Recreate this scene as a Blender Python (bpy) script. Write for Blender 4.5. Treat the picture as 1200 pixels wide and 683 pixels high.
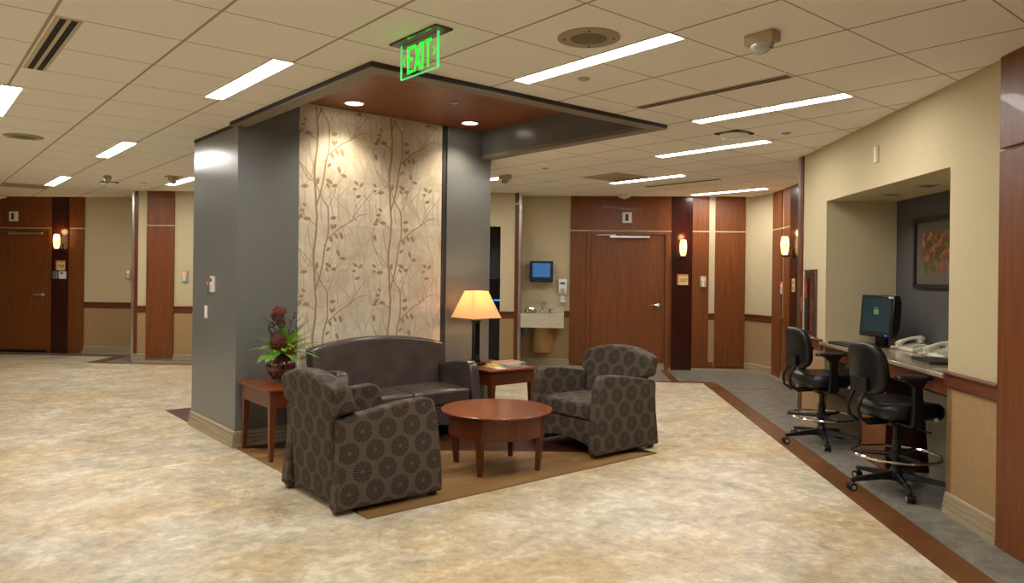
import bpy, bmesh, math, random
from mathutils import Vector, Matrix
from math import sin, cos, pi, radians as R
for o in list(bpy.data.objects): bpy.data.objects.remove(o)
sc = bpy.context.scene
COL = sc.collection

# ------------------------------------------------------------------ camera
F0 = 866.0; PY = 320.3; YAW = R(39.8); ROLL = R(0.7); CAMH = 1.494
cd = bpy.data.cameras.new('camera'); cam = bpy.data.objects.new('camera', cd); COL.objects.link(cam)
cd.sensor_width = 36; cd.lens = F0/1200*36; cd.shift_y = -(341.5-PY)/1200; cd.clip_start = .05; cd.clip_end = 100
Fw = Vector((sin(YAW), cos(YAW), 0)); R0 = Vector((cos(YAW), -sin(YAW), 0)); U0 = Vector((0, 0, 1))
Rt = cos(ROLL)*R0+sin(ROLL)*U0; Up = -sin(ROLL)*R0+cos(ROLL)*U0
M = Matrix((( Rt.x, Up.x, -Fw.x, 0), (Rt.y, Up.y, -Fw.y, 0), (Rt.z, Up.z, -Fw.z, CAMH), (0, 0, 0, 1)))
cam.matrix_world = M
sc.camera = cam
# ------------------------------------------------------------------ world, exposure
w = bpy.data.worlds.new('world'); sc.world = w; w.use_nodes = True
w.node_tree.nodes['Background'].inputs[0].default_value = (1, .92, .80, 1)
w.node_tree.nodes['Background'].inputs[1].default_value = 0.5
sc.view_settings.view_transform = 'Standard'; sc.view_settings.look = 'None'
sc.view_settings.gamma = 1; sc.view_settings.use_curve_mapping = False
sc.view_settings.exposure = 0.10
TROFFER = 54.0      # emission of the fluorescent lenses
CAN_W = 46.0        # watts of each canopy downlight
LAMP_W = 7.0
SCONCE = 3.2

TH = R(43.8); RZ = -TH
CV = Vector((sin(TH), cos(TH), 0)); NV = Vector((cos(TH), -sin(TH), 0))
def UV(u, v, z=0): return NV*u+CV*v+Vector((0, 0, z))

# ------------------------------------------------------------------ materials
def lin(c):
    return tuple(((x/255)/12.92 if x/255 <= .04045 else ((x/255+.055)/1.055)**2.4) for x in c)+(1,)
def newmat(name, col=(128, 128, 128), rough=.5, metal=0, spec=.5, coat=0, emit=None, estr=0, trans=0):
    m = bpy.data.materials.new(name); m.use_nodes = True
    b = m.node_tree.nodes['Principled BSDF']
    b.inputs['Base Color'].default_value = lin(col); b.inputs['Roughness'].default_value = rough
    b.inputs['Metallic'].default_value = metal; b.inputs['Specular IOR Level'].default_value = spec
    b.inputs['Coat Weight'].default_value = coat; b.inputs['Transmission Weight'].default_value = trans
    if emit: b.inputs['Emission Color'].default_value = lin(emit); b.inputs['Emission Strength'].default_value = estr
    return m
class NT:
    def __init__(s, m): s.m = m; s.t = m.node_tree; s.n = s.t.nodes; s.b = s.n['Principled BSDF']
    def N(s, ty, ins=None, **kw):
        n = s.n.new(ty)
        for k, v in kw.items(): setattr(n, k, v)
        for k, v in (ins or {}).items():
            if hasattr(v, 'is_output') or isinstance(v, bpy.types.NodeSocket): s.t.links.new(v, n.inputs[k])
            else: n.inputs[k].default_value = v
        return n
    def math(s, op, a, b=0.0, c=0.0):
        return s.N('ShaderNodeMath', {0: a, 1: b, 2: c}, operation=op).outputs[0]
    def coord(s, kind='Object', scale=(1, 1, 1), rot=(0, 0, 0)):
        tc = s.N('ShaderNodeTexCoord')
        return s.N('ShaderNodeMapping', {'Vector': tc.outputs[kind], 'Scale': scale, 'Rotation': rot}).outputs[0]
    def noise(s, vec, scale, detail=4, rough=.6, dist=0):
        return s.N('ShaderNodeTexNoise', {'Vector': vec, 'Scale': scale, 'Detail': detail, 'Roughness': rough, 'Distortion': dist}).outputs[0]
    def ramp(s, fac, stops):
        n = s.N('ShaderNodeValToRGB', {0: fac}); e = n.color_ramp.elements
        while len(e) < len(stops): e.new(.5)
        for i, (p, c) in enumerate(stops): e[i].position = p; e[i].color = lin(c) if len(c) == 3 else c
        return n.outputs[0]
    def mix(s, fac, a, b, mode='MIX'):
        n = s.N('ShaderNodeMix', data_type='RGBA', blend_type=mode)
        for i, v in ((0, fac), (6, a), (7, b)):
            if isinstance(v, bpy.types.NodeSocket): s.t.links.new(v, n.inputs[i])
            else: n.inputs[i].default_value = v if i == 0 else lin(v)
        return n.outputs[2]
    def base(s, c): s.t.links.new(c, s.b.inputs['Base Color'])
    def bump(s, h, strength=.2, dist=.005):
        n = s.N('ShaderNodeBump', {'Height': h, 'Strength': strength, 'Distance': dist}); s.t.links.new(n.outputs[0], s.b.inputs['Normal'])

def wood(name, c1, c2, grain=(22, 22, 1.2), rough=.35, coat=.15, spec=.4):
    m = newmat(name, c1, rough, spec=spec, coat=coat); t = NT(m)
    v = t.coord('Object', grain)
    a = t.noise(v, 2.2, 6, .65, .4); b = t.noise(t.coord('Object', (grain[0]*3.5, grain[1]*3.5, grain[2]*2)), 3, 3)
    f = t.math('ADD', t.math('MULTIPLY', a, .7), t.math('MULTIPLY', b, .3))
    t.base(t.ramp(f, [(.34, c2), (.62, c1)])); return m
def woodpanel(name, c1, c2): return wood(name, c1, c2, (16, 16, .9), .45, .04)

M_cream = newmat('cream_wallpaper', (206, 190, 150), .85, spec=.2)
def weave(m, c1, c2, sc_=1.0, amt=.6):
    t = NT(m); a = t.noise(t.coord('Object', (25*sc_, 25*sc_, 260*sc_)), 1.5, 3); b = t.noise(t.coord('Object', (240*sc_, 240*sc_, 20*sc_)), 1.5, 3)
    f = t.math('MULTIPLY', t.math('ADD', a, b), .5); t.base(t.ramp(f, [(.38, c2), (.62, c1)])); t.bump(f, .15, .002)
weave(M_cream, (198, 184, 150), (188, 173, 139))
M_tan = newmat('tan_wainscot', (176, 142, 98), .85, spec=.2); weave(M_tan, (172, 142, 102), (150, 120, 84), .8)
M_grey = newmat('grey_paint', (110, 111, 109), .26, spec=.42)
t = NT(M_grey); t.base(t.ramp(t.noise(t.coord('Object', (60, 60, 60)), 3, 4), [(.4, (108, 109, 106)), (.6, (116, 117, 114))]))
M_charcoal = newmat('charcoal_paint', (84, 80, 80), .6, spec=.3)
M_taupe = newmat('taupe_trim', (128, 118, 104), .55)
M_dark = newmat('dark_reveal', (48, 44, 42), .7)
M_baseb = newmat('beige_rubber_base', (168, 152, 124), .55, spec=.3)
M_wood = woodpanel('cherry_panel', (126, 69, 24), (97, 49, 15))
M_woodd = woodpanel('mahogany_and_shaded_panel', (58, 20, 12), (44, 14, 9))
M_woodd.node_tree.nodes['Principled BSDF'].inputs['Roughness'].default_value = .22
M_rail = wood('cherry_rail', (112, 56, 28), (84, 38, 18), (1.5, 1.5, 30))
M_table = wood('cherry_furniture', (140, 68, 28), (108, 46, 17), (3, 18, 18), .28, .3)
M_tablev = wood('cherry_furniture_upright', (104, 51, 23), (78, 33, 13), (20, 20, 1.5), .35, .2)
M_steel = newmat('brushed_steel', (190, 188, 182), .28, 1)
M_chrome = newmat('chrome', (225, 225, 225), .1, 1)
M_black = newmat('black_plastic', (11, 12, 13), .4)
M_blackg = newmat('gloss_black_plastic', (12, 13, 15), .2)
M_blackfab = newmat('black_vinyl', (10, 14, 17), .36, spec=.45)
M_white = newmat('white_plastic', (225, 222, 212), .4)
M_beigepl = newmat('beige_metal', (176, 156, 120), .5)
M_greyp = newmat('grey_plastic', (170, 168, 160), .4)
M_blackmetal = newmat('black_metal', (16, 15, 14), .3)

# ceiling
PX, PYY, SP = 1.193, 2.403, .617
M_ceil = newmat('ceiling_tiles', (238, 234, 225), .9, spec=.1); t = NT(M_ceil)
sep = t.N('ShaderNodeSeparateXYZ', {0: t.coord('Object')})
def gridline(coord, off, half):
    f = t.math('FRACT', t.math('DIVIDE', t.math('ADD', t.math('SUBTRACT', coord, off), 617*.1), SP))
    d = t.math('MULTIPLY', t.math('MINIMUM', f, t.math('SUBTRACT', 1.0, f)), SP)
    return t.math('LESS_THAN', d, half)
gx = gridline(sep.outputs[0], PX, .008); gy = gridline(sep.outputs[1], PYY, .005)
g = t.math('MAXIMUM', gx, gy)
sp = t.ramp(t.noise(t.coord('Object'), 260, 2), [(.3, (229, 224, 214)), (.55, (240, 236, 227))])
t.base(t.mix(g, sp, (168, 156, 134))); t.bump(t.math('SUBTRACT', t.math('MULTIPLY', t.noise(t.coord('Object'), 260, 2), .15), g), .5, .004)  # tee lines darker than the tile, shadow of their reveal edges painted in

# floors
M_vinyl = newmat('beige_stone_vinyl', (200, 182, 148), .36, spec=.35); t = NT(M_vinyl)
c = t.coord('Object'); n1 = t.noise(t.coord('Object', (1, 1, 1), (0, 0, .6)), 2.6, 10, .72, .5); n2 = t.noise(c, 11, 10, .75, .3); n3 = t.noise(t.coord('Object', (.7, 1.3, 1)), .9, 5, .6, .5)
f = t.math('ADD', t.math('MULTIPLY', n1, .5), t.math('MULTIPLY', n2, .5))
col = t.ramp(f, [(.35, (146, 134, 110)), (.45, (188, 175, 148)), (.52, (208, 196, 169)), (.59, (230, 223, 203)), (.68, (216, 198, 160))])
warm = t.ramp(n3, [(.45, (255, 255, 255)), (.62, (255, 238, 208))])
col = t.mix(.8, col, warm, 'MULTIPLY')
br = t.N('ShaderNodeTexBrick', {'Vector': t.coord('Object'), 'Color1': (1, 1, 1, 1), 'Color2': (.9, .9, .9, 1), 'Mortar': (.93, .93, .93, 1), 'Scale': 1.0, 'Mortar Size': .002, 'Brick Width': .914, 'Row Height': .914})
br.offset = 0
t.base(t.mix(.55, col, br.outputs[0], 'MULTIPLY'))
M_gfloor = newmat('grey_stone_vinyl', (122, 118, 104), .34, spec=.4); t = NT(M_gfloor)
f = t.noise(t.coord('Object'), 9, 8, .7, .8)
t.base(t.ramp(f, [(.35, (100, 98, 88)), (.5, (124, 121, 110)), (.65, (146, 142, 130))]))
M_strip = wood('cherry_floor_strip', (116, 72, 36), (92, 54, 25), (2, 2, 2), .35, .1)
def planks(name, cs, rot=0):
    m = newmat(name, cs[0], .38, spec=.35); t = NT(m)
    b = t.N('ShaderNodeTexBrick', {'Vector': t.coord('Object', rot=(0, 0, rot)), 'Color1': (.0, .0, .0, 1), 'Color2': (1, 1, 1, 1), 'Mortar': (.2, .2, .2, 1), 'Scale': 1.0, 'Mortar Size': .0012, 'Brick Width': .9, 'Row Height': .10})
    b.offset = .37
    n = t.noise(t.coord('Object', (2, 26, 2), (0, 0, rot)), 2, 6, .6, .5)
    f = t.math('ADD', t.math('MULTIPLY', b.outputs[0], .45), t.math('MULTIPLY', n, .55))
    t.base(t.ramp(f, [(.15, cs[2]), (.45, cs[1]), (.75, cs[0])])); return m
M_oak = planks('oak_planks', [(166, 130, 86), (140, 106, 64), (110, 80, 46)])
M_walnut = planks('walnut_planks', [(74, 40, 24), (60, 30, 18), (46, 22, 14)])

# upholstery
M_leather = newmat('brown_leather', (60, 49, 44), .27, spec=.55); t = NT(M_leather)
t.bump(t.noise(t.coord('Object'), 90, 4), .08, .003); t.base(t.ramp(t.noise(t.coord('Object'), 5, 4), [(.35, (64, 54, 50)), (.65, (76, 66, 61))]))
M_fabric = newmat('medallion_fabric', (90, 78, 68), .8, spec=.25); t = NT(M_fabric)
uvn = t.N('ShaderNodeUVMap'); sp2 = t.N('ShaderNodeSeparateXYZ', {0: uvn.outputs[0]})
def lattice(ox, oy, PXC=.178, PYC=.250):
    x = t.math('SUBTRACT', t.math('FRACT', t.math('ADD', t.math('DIVIDE', sp2.outputs[0], PXC), ox+20)), .5)
    y = t.math('SUBTRACT', t.math('FRACT', t.math('ADD', t.math('DIVIDE', sp2.outputs[1], PYC), oy+20)), .5)
    x = t.math('MULTIPLY', x, PXC); y = t.math('MULTIPLY', y, PYC)
    r = t.math('SQRT', t.math('ADD', t.math('MULTIPLY', x, x), t.math('MULTIPLY', y, y)))
    a = t.math('ARCTAN2', y, x)
    sp_ = t.math('GREATER_THAN', t.math('SINE', t.math('MULTIPLY', a, 22)), -.05)
    ring = t.math('MULTIPLY', t.math('LESS_THAN', r, .066), t.math('GREATER_THAN', r, .013))
    return t.math('MULTIPLY', sp_, ring)
med = t.math('MAXIMUM', lattice(0, 0), lattice(.5, .5))
n = t.noise(t.coord('Object'), 240, 2)
t.base(t.mix(med, t.ramp(n, [(.3, (84, 73, 64)), (.7, (98, 86, 75))]), (30, 27, 25))); t.bump(n, .12, .002)

# ------------------------------------------------------------------ mesh tools
class MB:
    def __init__(s): s.bm = bmesh.new(); s.mi = 0
    def _f(s, vs):
        try: f = s.bm.faces.new(vs); f.material_index = s.mi; return f
        except ValueError: return None
    def box(s, x0, x1, y0, y1, z0, z1, T=None):
        c = [(x, y, z) for z in (z0, z1) for x, y in ((x0, y0), (x1, y0), (x1, y1), (x0, y1))]
        v = [s.bm.verts.new((T @ Vector(p)) if T else p) for p in c]
        for q in ((3, 2, 1, 0), (4, 5, 6, 7), (0, 1, 5, 4), (1, 2, 6, 5), (2, 3, 7, 6), (3, 0, 4, 7)): s._f([v[i] for i in q])
        return s
    def taper(s, c0, h0, c1, h1, z0, z1):   # square tapered leg: centre+half size at z0 and z1
        v = []
        for (cx, cy), h, z in ((c0, h0, z0), (c1, h1, z1)):
            v += [s.bm.verts.new((cx+a*h, cy+b*h, z)) for a, b in ((-1, -1), (1, -1), (1, 1), (-1, 1))]
        for q in ((3, 2, 1, 0), (4, 5, 6, 7), (0, 1, 5, 4), (1, 2, 6, 5), (2, 3, 7, 6), (3, 0, 4, 7)): s._f([v[i] for i in q])
        return s
    def rings(s, rings, close=True, cap=True):
        vs = [[s.bm.verts.new(p) for p in r] for r in rings]; n = len(vs[0])
        for a, b in zip(vs, vs[1:]):
            for i in range(n if close else n-1): s._f([a[i], a[(i+1) % n], b[(i+1) % n], b[i]])
        if cap and close: s._f(vs[0][::-1]); s._f(vs[-1])
        return s
    def lathe(s, prof, c=(0, 0), n=28, cap=True, T=None):
        rs = []
        for r, z in prof:
            ring = [Vector((c[0]+r*cos(2*pi*i/n), c[1]+r*sin(2*pi*i/n), z)) for i in range(n)]
            rs.append([T @ p for p in ring] if T else ring)
        return s.rings(rs, True, cap)
    def tube(s, pts, r, n=10, cap=True):
        pts = [Vector(p) for p in pts]; rr = r if isinstance(r, (list, tuple)) else [r]*len(pts); rs = []; prev = None
        for i, p in enumerate(pts):
            d = (pts[min(i+1, len(pts)-1)]-pts[max(i-1, 0)]).normalized()
            if prev is None: a = d.cross(Vector((0, 0, 1)) if abs(d.z) < .9 else Vector((1, 0, 0))).normalized()
            else: a = (prev-d*prev.dot(d)).normalized()
            prev = a; b = d.cross(a)
            rs.append([p+(a*cos(2*pi*k/n)+b*sin(2*pi*k/n))*rr[i] for k in range(n)])
        return s.rings(rs, True, cap)
    def torus(s, Rr, r, z, n=40, m=10, c=(0, 0)):
        vs = [[s.bm.verts.new((c[0]+(Rr+r*cos(b))*cos(a), c[1]+(Rr+r*cos(b))*sin(a), z+r*sin(b))) for b in [2*pi*j/m for j in range(m)]] for a in [2*pi*i/n for i in range(n)]]
        for i in range(n):
            for j in range(m): s._f([vs[i][j], vs[(i+1) % n][j], vs[(i+1) % n][(j+1) % m], vs[i][(j+1) % m]])
        return s
    def prism(s, poly, axis, a0, a1, fn=None):
        """poly in the other two axes (order x,y,z without axis); extruded from a0 to a1"""
        def P(q, a):
            l = list(q); l.insert(axis, a); v = Vector(l); return fn(v) if fn else v
        A = [s.bm.verts.new(P(q, a0)) for q in poly]; B = [s.bm.verts.new(P(q, a1)) for q in poly]; n = len(poly)
        s._f(A); s._f(B[::-1])
        for i in range(n): s._f([A[i], B[i], B[(i+1) % n], A[(i+1) % n]])
        return s
    def flat(s, poly): s._f([s.bm.verts.new(p) for p in poly]); return s
    def run(s, P0, P1, prof):     # P in world; prof (off, z) closed polygon, off to the LEFT of P0->P1
        P0 = Vector(P0).to_3d(); P1 = Vector(P1).to_3d(); d = (P1-P0).normalized(); nn = Vector((-d.y, d.x, 0))
        A = [s.bm.verts.new(P0+nn*o+Vector((0, 0, z))) for o, z in prof]; B = [s.bm.verts.new(P1+nn*o+Vector((0, 0, z))) for o, z in prof]
        n = len(prof); s._f(A); s._f(B[::-1])
        for i in range(n): s._f([A[i], B[i], B[(i+1) % n], A[(i+1) % n]])
        return s
    def slab(s, P0, P1, z0, z1, o0, o1): return s.run(P0, P1, [(o0, z0), (o1, z0), (o1, z1), (o0, z1)])
    def sphere(s, c, r, n=12, sq=(1, 1, 1)):
        m = bmesh.ops.create_icosphere(s.bm, subdivisions=2, radius=1)
        for v in m['verts']: v.co = Vector((c[0]+v.co.x*r*sq[0], c[1]+v.co.y*r*sq[1], c[2]+v.co.z*r*sq[2]))
        for v in m['verts']:
            for f in v.link_faces: f.material_index = s.mi
        return s

def obj(name, mb, mats, parent=None, bev=0, seg=2, smooth=True, sub=0, uv=False, ang=35, label=None):
    bm = mb.bm if isinstance(mb, MB) else mb
    bmesh.ops.recalc_face_normals(bm, faces=bm.faces[:])
    me = bpy.data.meshes.new(name)
    if uv:
        L = bm.loops.layers.uv.new('UVMap')
        for f in bm.faces:
            nn = f.normal; ax = max(range(3), key=lambda i: abs(nn[i])+(.02 if i == 1 else 0))
            for l in f.loops:
                c = l.vert.co
                l[L].uv = (c.y, c.z) if ax == 0 else (c.x, c.z) if ax == 1 else (c.x, c.y)
    bm.to_mesh(me); bm.free()
    for m in (mats if isinstance(mats, (list, tuple)) else [mats]): me.materials.append(m)
    if smooth:
        for p in me.polygons: p.use_smooth = True
        me.set_sharp_from_angle(angle=R(ang))
    o = bpy.data.objects.new(name, me); COL.objects.link(o)
    if parent is not None: o.parent = parent
    if bev:
        b = o.modifiers.new('bevel', 'BEVEL'); b.width = bev; b.segments = seg; b.limit_method = 'ANGLE'; b.angle_limit = R(30)
    if sub:
        q = o.modifiers.new('sub', 'SUBSURF'); q.levels = q.render_levels = sub
    if label: o['label'] = label
    return o
def tag(o, label, cat, group=None):
    o['label'] = label; o['category'] = cat
    if group: o['group'] = group
    return o
def thing(name, label, cat, loc=(0, 0, 0), rz=0, group=None):
    o = bpy.data.objects.new(name, None); COL.objects.link(o); o.empty_display_size = .05
    o.location = loc; o.rotation_euler = (0, 0, rz); tag(o, label, cat, group); return o
def struct(name, mb, mats, parent=None, **kw):
    o = obj(name, mb, mats, parent, **kw)
    if parent is None: o['kind'] = 'structure'
    return o
def sempty(name, loc=(0, 0, 0), rz=0):
    o = bpy.data.objects.new(name, None); COL.objects.link(o); o.location = loc; o.rotation_euler = (0, 0, rz); o['kind'] = 'structure'; return o
def dup(root, loc, rz, label, group=None):
    def cp(o, par):
        c = o.copy(); COL.objects.link(c)
        if par is not None: c.parent = par
        for ch in o.children: cp(ch, c)
        return c
    r = cp(root, None); r.location = loc; r.rotation_euler = (0, 0, rz); r['label'] = label
    if group: r['group'] = group
    return r
def arc(cx, cy, r, a0, a1, n): return [(cx+r*cos(R(a0+(a1-a0)*i/n)), cy+r*sin(R(a0+(a1-a0)*i/n))) for i in range(n+1)]
TRIM = [0]
def trim(mb, m, **kw): TRIM[0] += 1; return struct('trim_%d' % TRIM[0], mb, m, **kw)
FRZ = Matrix.Rotation(RZ, 4, 'Z')

H = 2.74
# ================================================================== floor
def poly_slab(pts, z0, z1, mat, nm=None):
    m = MB(); A = [m.bm.verts.new((p[0], p[1], z1)) for p in pts]; B = [m.bm.verts.new((p[0], p[1], z0)) for p in pts]
    m._f(A); m._f(B[::-1]); n = len(pts)
    for i in range(n): m._f([A[i], B[i], B[(i+1) % n], A[(i+1) % n]])
    return struct(nm, m, mat, smooth=False) if nm else trim(m, mat, smooth=False)
def uvp(*l): return [UV(u, v) for u, v in l]
poly_slab(uvp((-16, -7), (3.6, -7), (3.6, 13.4), (-16, 13.4)), -.1, 0, M_vinyl, 'floor')
# grey stone vinyl beyond the wooden border
poly_slab(uvp((2.145, -7), (3.55, -7), (3.55, 13.2), (-.9, 13.2), (-.9, 10.57), (2.03, 10.57), (2.145, 10.45)), -.01, .0015, M_gfloor)
poly_slab(uvp((-15, 12.17), (-7.42, 12.17), (-7.28, 11.28), (-.9, 11.28), (-.9, 13.2), (-15, 13.2)), -.01, .0012, M_gfloor)
# cherry border strips
poly_slab(uvp((1.95, -7), (2.145, -7), (2.145, 10.45), (2.03, 10.57), (-.9, 10.57), (-.9, 10.45), (1.95, 10.45)), -.01, .003, M_strip)
poly_slab(uvp((-15, 12.05), (-7.58, 12.05), (-7.52, 11.17), (-.9, 11.17), (-.9, 11.28), (-7.28, 11.28), (-7.42, 12.17), (-15, 12.17)), -.01, .003, M_strip)
poly_slab(uvp((1.53, 10.57), (1.64, 10.57), (1.64, 11.8), (1.53, 11.8)), -.01, .003, M_strip)
poly_slab(uvp((2.145, 10.0), (3.12, 10.0), (3.12, 10.04), (2.145, 10.04)), -.01, .0028, M_oak)
for u0, u1, v0, v1 in ((1.53, 1.64, 10.45, 10.57), (1.95, 2.145, 10.0, 10.04)):
    poly_slab(uvp((u0, v0), (u1, v0), (u1, v1), (u0, v1)), .0, .0042, M_walnut)
# lounge floor
poly_slab([(2.2, 3.97), (4.92, 3.97), (4.92, 8.35), (2.2, 8.35)], -.01, .002, M_walnut)
poly_slab([(2.2, 3.97), (4.92, 3.97), (2.2, 6.22)], 0, .0034, M_oak)

# ================================================================== ceiling
m = MB()
HX0, HX1, HY0, HY1 = 2.27, 4.77, 4.01, 6.315
X0, X1, Y0, Y1 = -9, 14, -8, 22
for a, b, c_, d in ((X0, X1, Y0, HY0), (X0, X1, HY1, Y1), (X0, HX0, HY0, HY1), (HX1, X1, HY0, HY1)):
    m.flat([(a, c_, H), (b, c_, H), (b, d, H), (a, d, H)])
struct('ceiling', m, M_ceil, smooth=False)
# canopy: wood ceiling in a recess with grey sides and a taupe ledge
M_orange = wood('cherry_ceiling_panel', (132, 72, 32), (116, 60, 26), (8, 8, 8), .4, .1)
m = MB()
for a, b in ((HX0, 3.53), (3.53, HX1)):
    for c_, d in ((HY0, 5.14), (5.14, HY1)): m.box(a+.001, b-.001, c_+.001, d-.001, 3.0, 3.03)
struct('ceiling', m, M_orange, smooth=False)
m = MB()
m.box(HX0-.03, HX0, HY0-.03, HY1, H, 3.03).box(HX1, HX1+.03, HY0-.03, HY1, H, 3.03).box(HX0-.03, HX1+.03, HY0-.03, HY0, H, 3.03)
trim(m, M_grey, smooth=False)
m = MB()
OX0, OX1, OY0 = 2.15, 4.90, 3.90
m.mi = 0; zz = H-.036
m.box(OX0, HX0, OY0, HY1, zz, H).box(HX1, OX1, OY0, HY1, zz, H).box(HX0, HX1, OY0, HY0, zz, H)
m.mi = 1; zz = H-.030; e = .004
m.box(OX0-e, OX0, OY0-e, HY1, zz, H).box(OX1, OX1+e, OY0-e, HY1, zz, H).box(OX0, OX1, OY0-e, OY0, zz, H).box(2.2-e, 2.2, HY1, 7.45, zz, H)  # last box: dark strip standing in for the shadow atop the column face
trim(m, [M_taupe, M_dark], smooth=False)

# ================================================================== feature column
m = MB(); m.box(2.2, 2.74, 6.26, 7.45, 0, 3.03).box(4.335, 4.9, 6.26, 7.45, 0, 3.03).box(2.74, 4.335, 6.32, 7.45, 0, 3.03)
struct('wall_column', m, M_grey, smooth=False)
m = MB(); m.box(4.29, 4.335, 6.275, 6.33, 0, 2.999); trim(m, M_dark, smooth=False)
BP = [(-.0, 0), (.030, 0), (.030, .036), (.014, .040), (.014, .044), (.025, .046), (.025, .068), (.010, .072), (.010, .076), (.020, .078), (.020, .098), (.006, .102), (.006, .106), (.015, .108), (.015, .128), (.004, .136), (0, .136)]
def baseboard(name, segs, h=1.0):
    m = MB()
    for P0, P1 in segs: m.run(P0, P1, [(o, z*h) for o, z in BP])
    return struct(name, m, M_baseb, smooth=False)
# direction so that the room is on the LEFT of travel
baseboard('baseboard_column', [((2.2, 6.24), (2.2, 7.45)), ((2.74, 6.26), (2.178, 6.26)), ((4.9, 6.26), (4.335, 6.26)), ((4.29, 6.285), (2.74, 6.285))])

# tile mural
M_tile = newmat('stone_tile', (206, 192, 160), .38, spec=.4); t = NT(M_tile)
a = t.noise(t.coord('Object', (1, 1, 1)), 3.5, 7, .65, 1.0)
vt = t.N('ShaderNodeTexBrick', {'Vector': t.coord('Object', rot=(R(90), 0, 0)), 'Color1': (1, 1, 1, 1), 'Color2': (.78, .76, .72, 1), 'Mortar': (1.1, 1.08, 1, 1), 'Scale': 1.0, 'Mortar Size': .0015, 'Brick Width': .39, 'Row Height': .385})
vt.offset = 0
t.base(t.mix(.6, t.ramp(a, [(.35, (206, 192, 166)), (.5, (222, 211, 188)), (.68, (234, 226, 208))]), vt.outputs[0], 'MULTIPLY'))
M_branch = newmat('branch_print', (166, 138, 102), .45); M_branch2 = newmat('pale_branch_print', (198, 180, 150), .45); M_grout = newmat('grout', (226, 216, 194), .8)
m = MB()
TY = 6.285
row0 = .43
zs = [0.045+.385*k for k in range(8)] + [2.998]
for i in range(len(zs)-1):
    for x0, x1 in ((2.742, 3.52), (3.52, 4.288)):
        m.mi = 0; m.box(x0+.0012, x1-.0012, TY, TY+.03, zs[i]+.0012, zs[i+1]-.0012)
m.mi = 3; m.box(2.742, 4.288, TY+.002, TY+.034, 0.0, 2.997)
def mz(y): return 1.585-(y-235)*.00188
def mx(x): return 2.742+(x-48)*.002033
LAY = [0]
def ribbon(pts, w0, w1, mi, dx, dz):
    P = [Vector((mx(x)+dx, 0, mz(y)+dz)) for x, y in pts]
    # smooth by catmull-rom
    Q = []
    for i in range(len(P)-1):
        a, b, c_, d = P[max(i-1, 0)], P[i], P[i+1], P[min(i+2, len(P)-1)]
        for k in range(5):
            u = k/5; Q.append(.5*((2*b)+(c_-a)*u+(2*a-5*b+4*c_-d)*u*u+(3*b-a-3*c_+d)*u**3))
    Q.append(P[-1]); n = len(Q); L = []; Rr = []
    LAY[0] += 1; y = TY-.0006-(0 if mi == 2 else .0006)-.00002*(LAY[0] % 12)
    for i, q in enumerate(Q):
        d = (Q[min(i+1, n-1)]-Q[max(i-1, 0)]).normalized(); nn = Vector((-d.z, 0, d.x)); ww = (w0+(w1-w0)*i/(n-1))/2
        L.append(q+nn*ww); Rr.append(q-nn*ww)
    m.mi = mi
    for i in range(n-1):
        q = [L[i], Rr[i], Rr[i+1], L[i+1]]
        if all(2.744 < p.x < 4.286 and .05 < p.z < 2.99 for p in q): m.flat([(p.x, y, p.z) for p in q])
def leaf(x, y, ang, ln, mi, dx, dz):
    c = Vector((mx(x)+dx, 0, mz(y)+dz)); a = R(-ang); ln *= .00205; w = ln*.48; pts = []
    LAY[0] += 1; yy = TY-.0018-.00002*(LAY[0] % 12)
    for k in range(7): tt = k/6; pts.append((-ln/2+ln*tt, w/2*sin(pi*tt)**.8))
    for k in range(1, 6): tt = 1-k/6; pts.append((-ln/2+ln*tt, -w/2*sin(pi*tt)**.8))
    P = [(c.x+p*cos(a)-q*sin(a), yy, c.z+p*sin(a)+q*cos(a)) for p, q in pts]
    if all(2.744 < p[0] < 4.286 and .05 < p[2] < 2.99 for p in P): m.mi = mi; m.flat(P)
ST = [([(137, 30), (135, 100), (126, 180), (125, 240), (130, 310), (133, 375), (139, 435), (138, 447)], .019, .019),
      ([(133, 380), (152, 320), (168, 245), (178, 165), (193, 100), (193, 30)], .018, .012), ([(193, 447), (190, 385), (165, 345), (140, 290), (126, 262)], .014, .008),
      ([(193, 125), (250, 70), (300, 40), (345, 5), (395, -8)], .012, .005), ([(193, 30), (192, -8)], .012, .013), ([(300, 40), (345, -30), (405, -110)], .007, .004), ([(128, 265), (90, 215), (50, 172)], .008, .005),
      ([(133, 470), (82, 430), (48, 350)], .008, .005), ([(126, 195), (105, 145), (96, 70)], .006, .004), ([(428, 165), (470, 245), (500, 262)], .007, .006),
      ([(428, 165), (415, 110), (425, 60)], .006, .004), ([(190, 390), (225, 300), (240, 240)], .006, .003), ([(188, 340), (215, 300), (255, 240)], .005, .003), ([(345, 5), (325, -60), (320, -120)], .005, .003),
      ([(185, 155), (160, 158)], .006, .003), ([(245, 200), (250, 130), (300, 95)], .004, .002)]
PALE = [[(375, 240), (360, 170), (290, 60)], [(375, 240), (390, 150), (428, 60)], [(375, 240), (375, 445)], [(360, 170), (340, 90), (350, 40)], [(390, 150), (365, 80)], [(245, 445), (240, 330), (250, 240), (225, 130)],
        [(240, 330), (300, 260)], [(70, 445), (80, 330), (60, 230)], [(300, 445), (280, 350), (300, 240)], [(410, 445), (400, 340), (425, 260)], [(225, 330), (290, 400), (350, 445)], [(90, 240), (85, 130), (110, 30)],
        [(330, 445), (325, 380), (380, 300)], [(160, 445), (160, 330), (210, 200), (215, 60)], [(50, 300), (110, 240), (120, 130)], [(260, 60), (280, 140), (260, 240)], [(400, 340), (350, 290)], [(220, 445), (200, 300), (225, 200)]]
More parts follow.
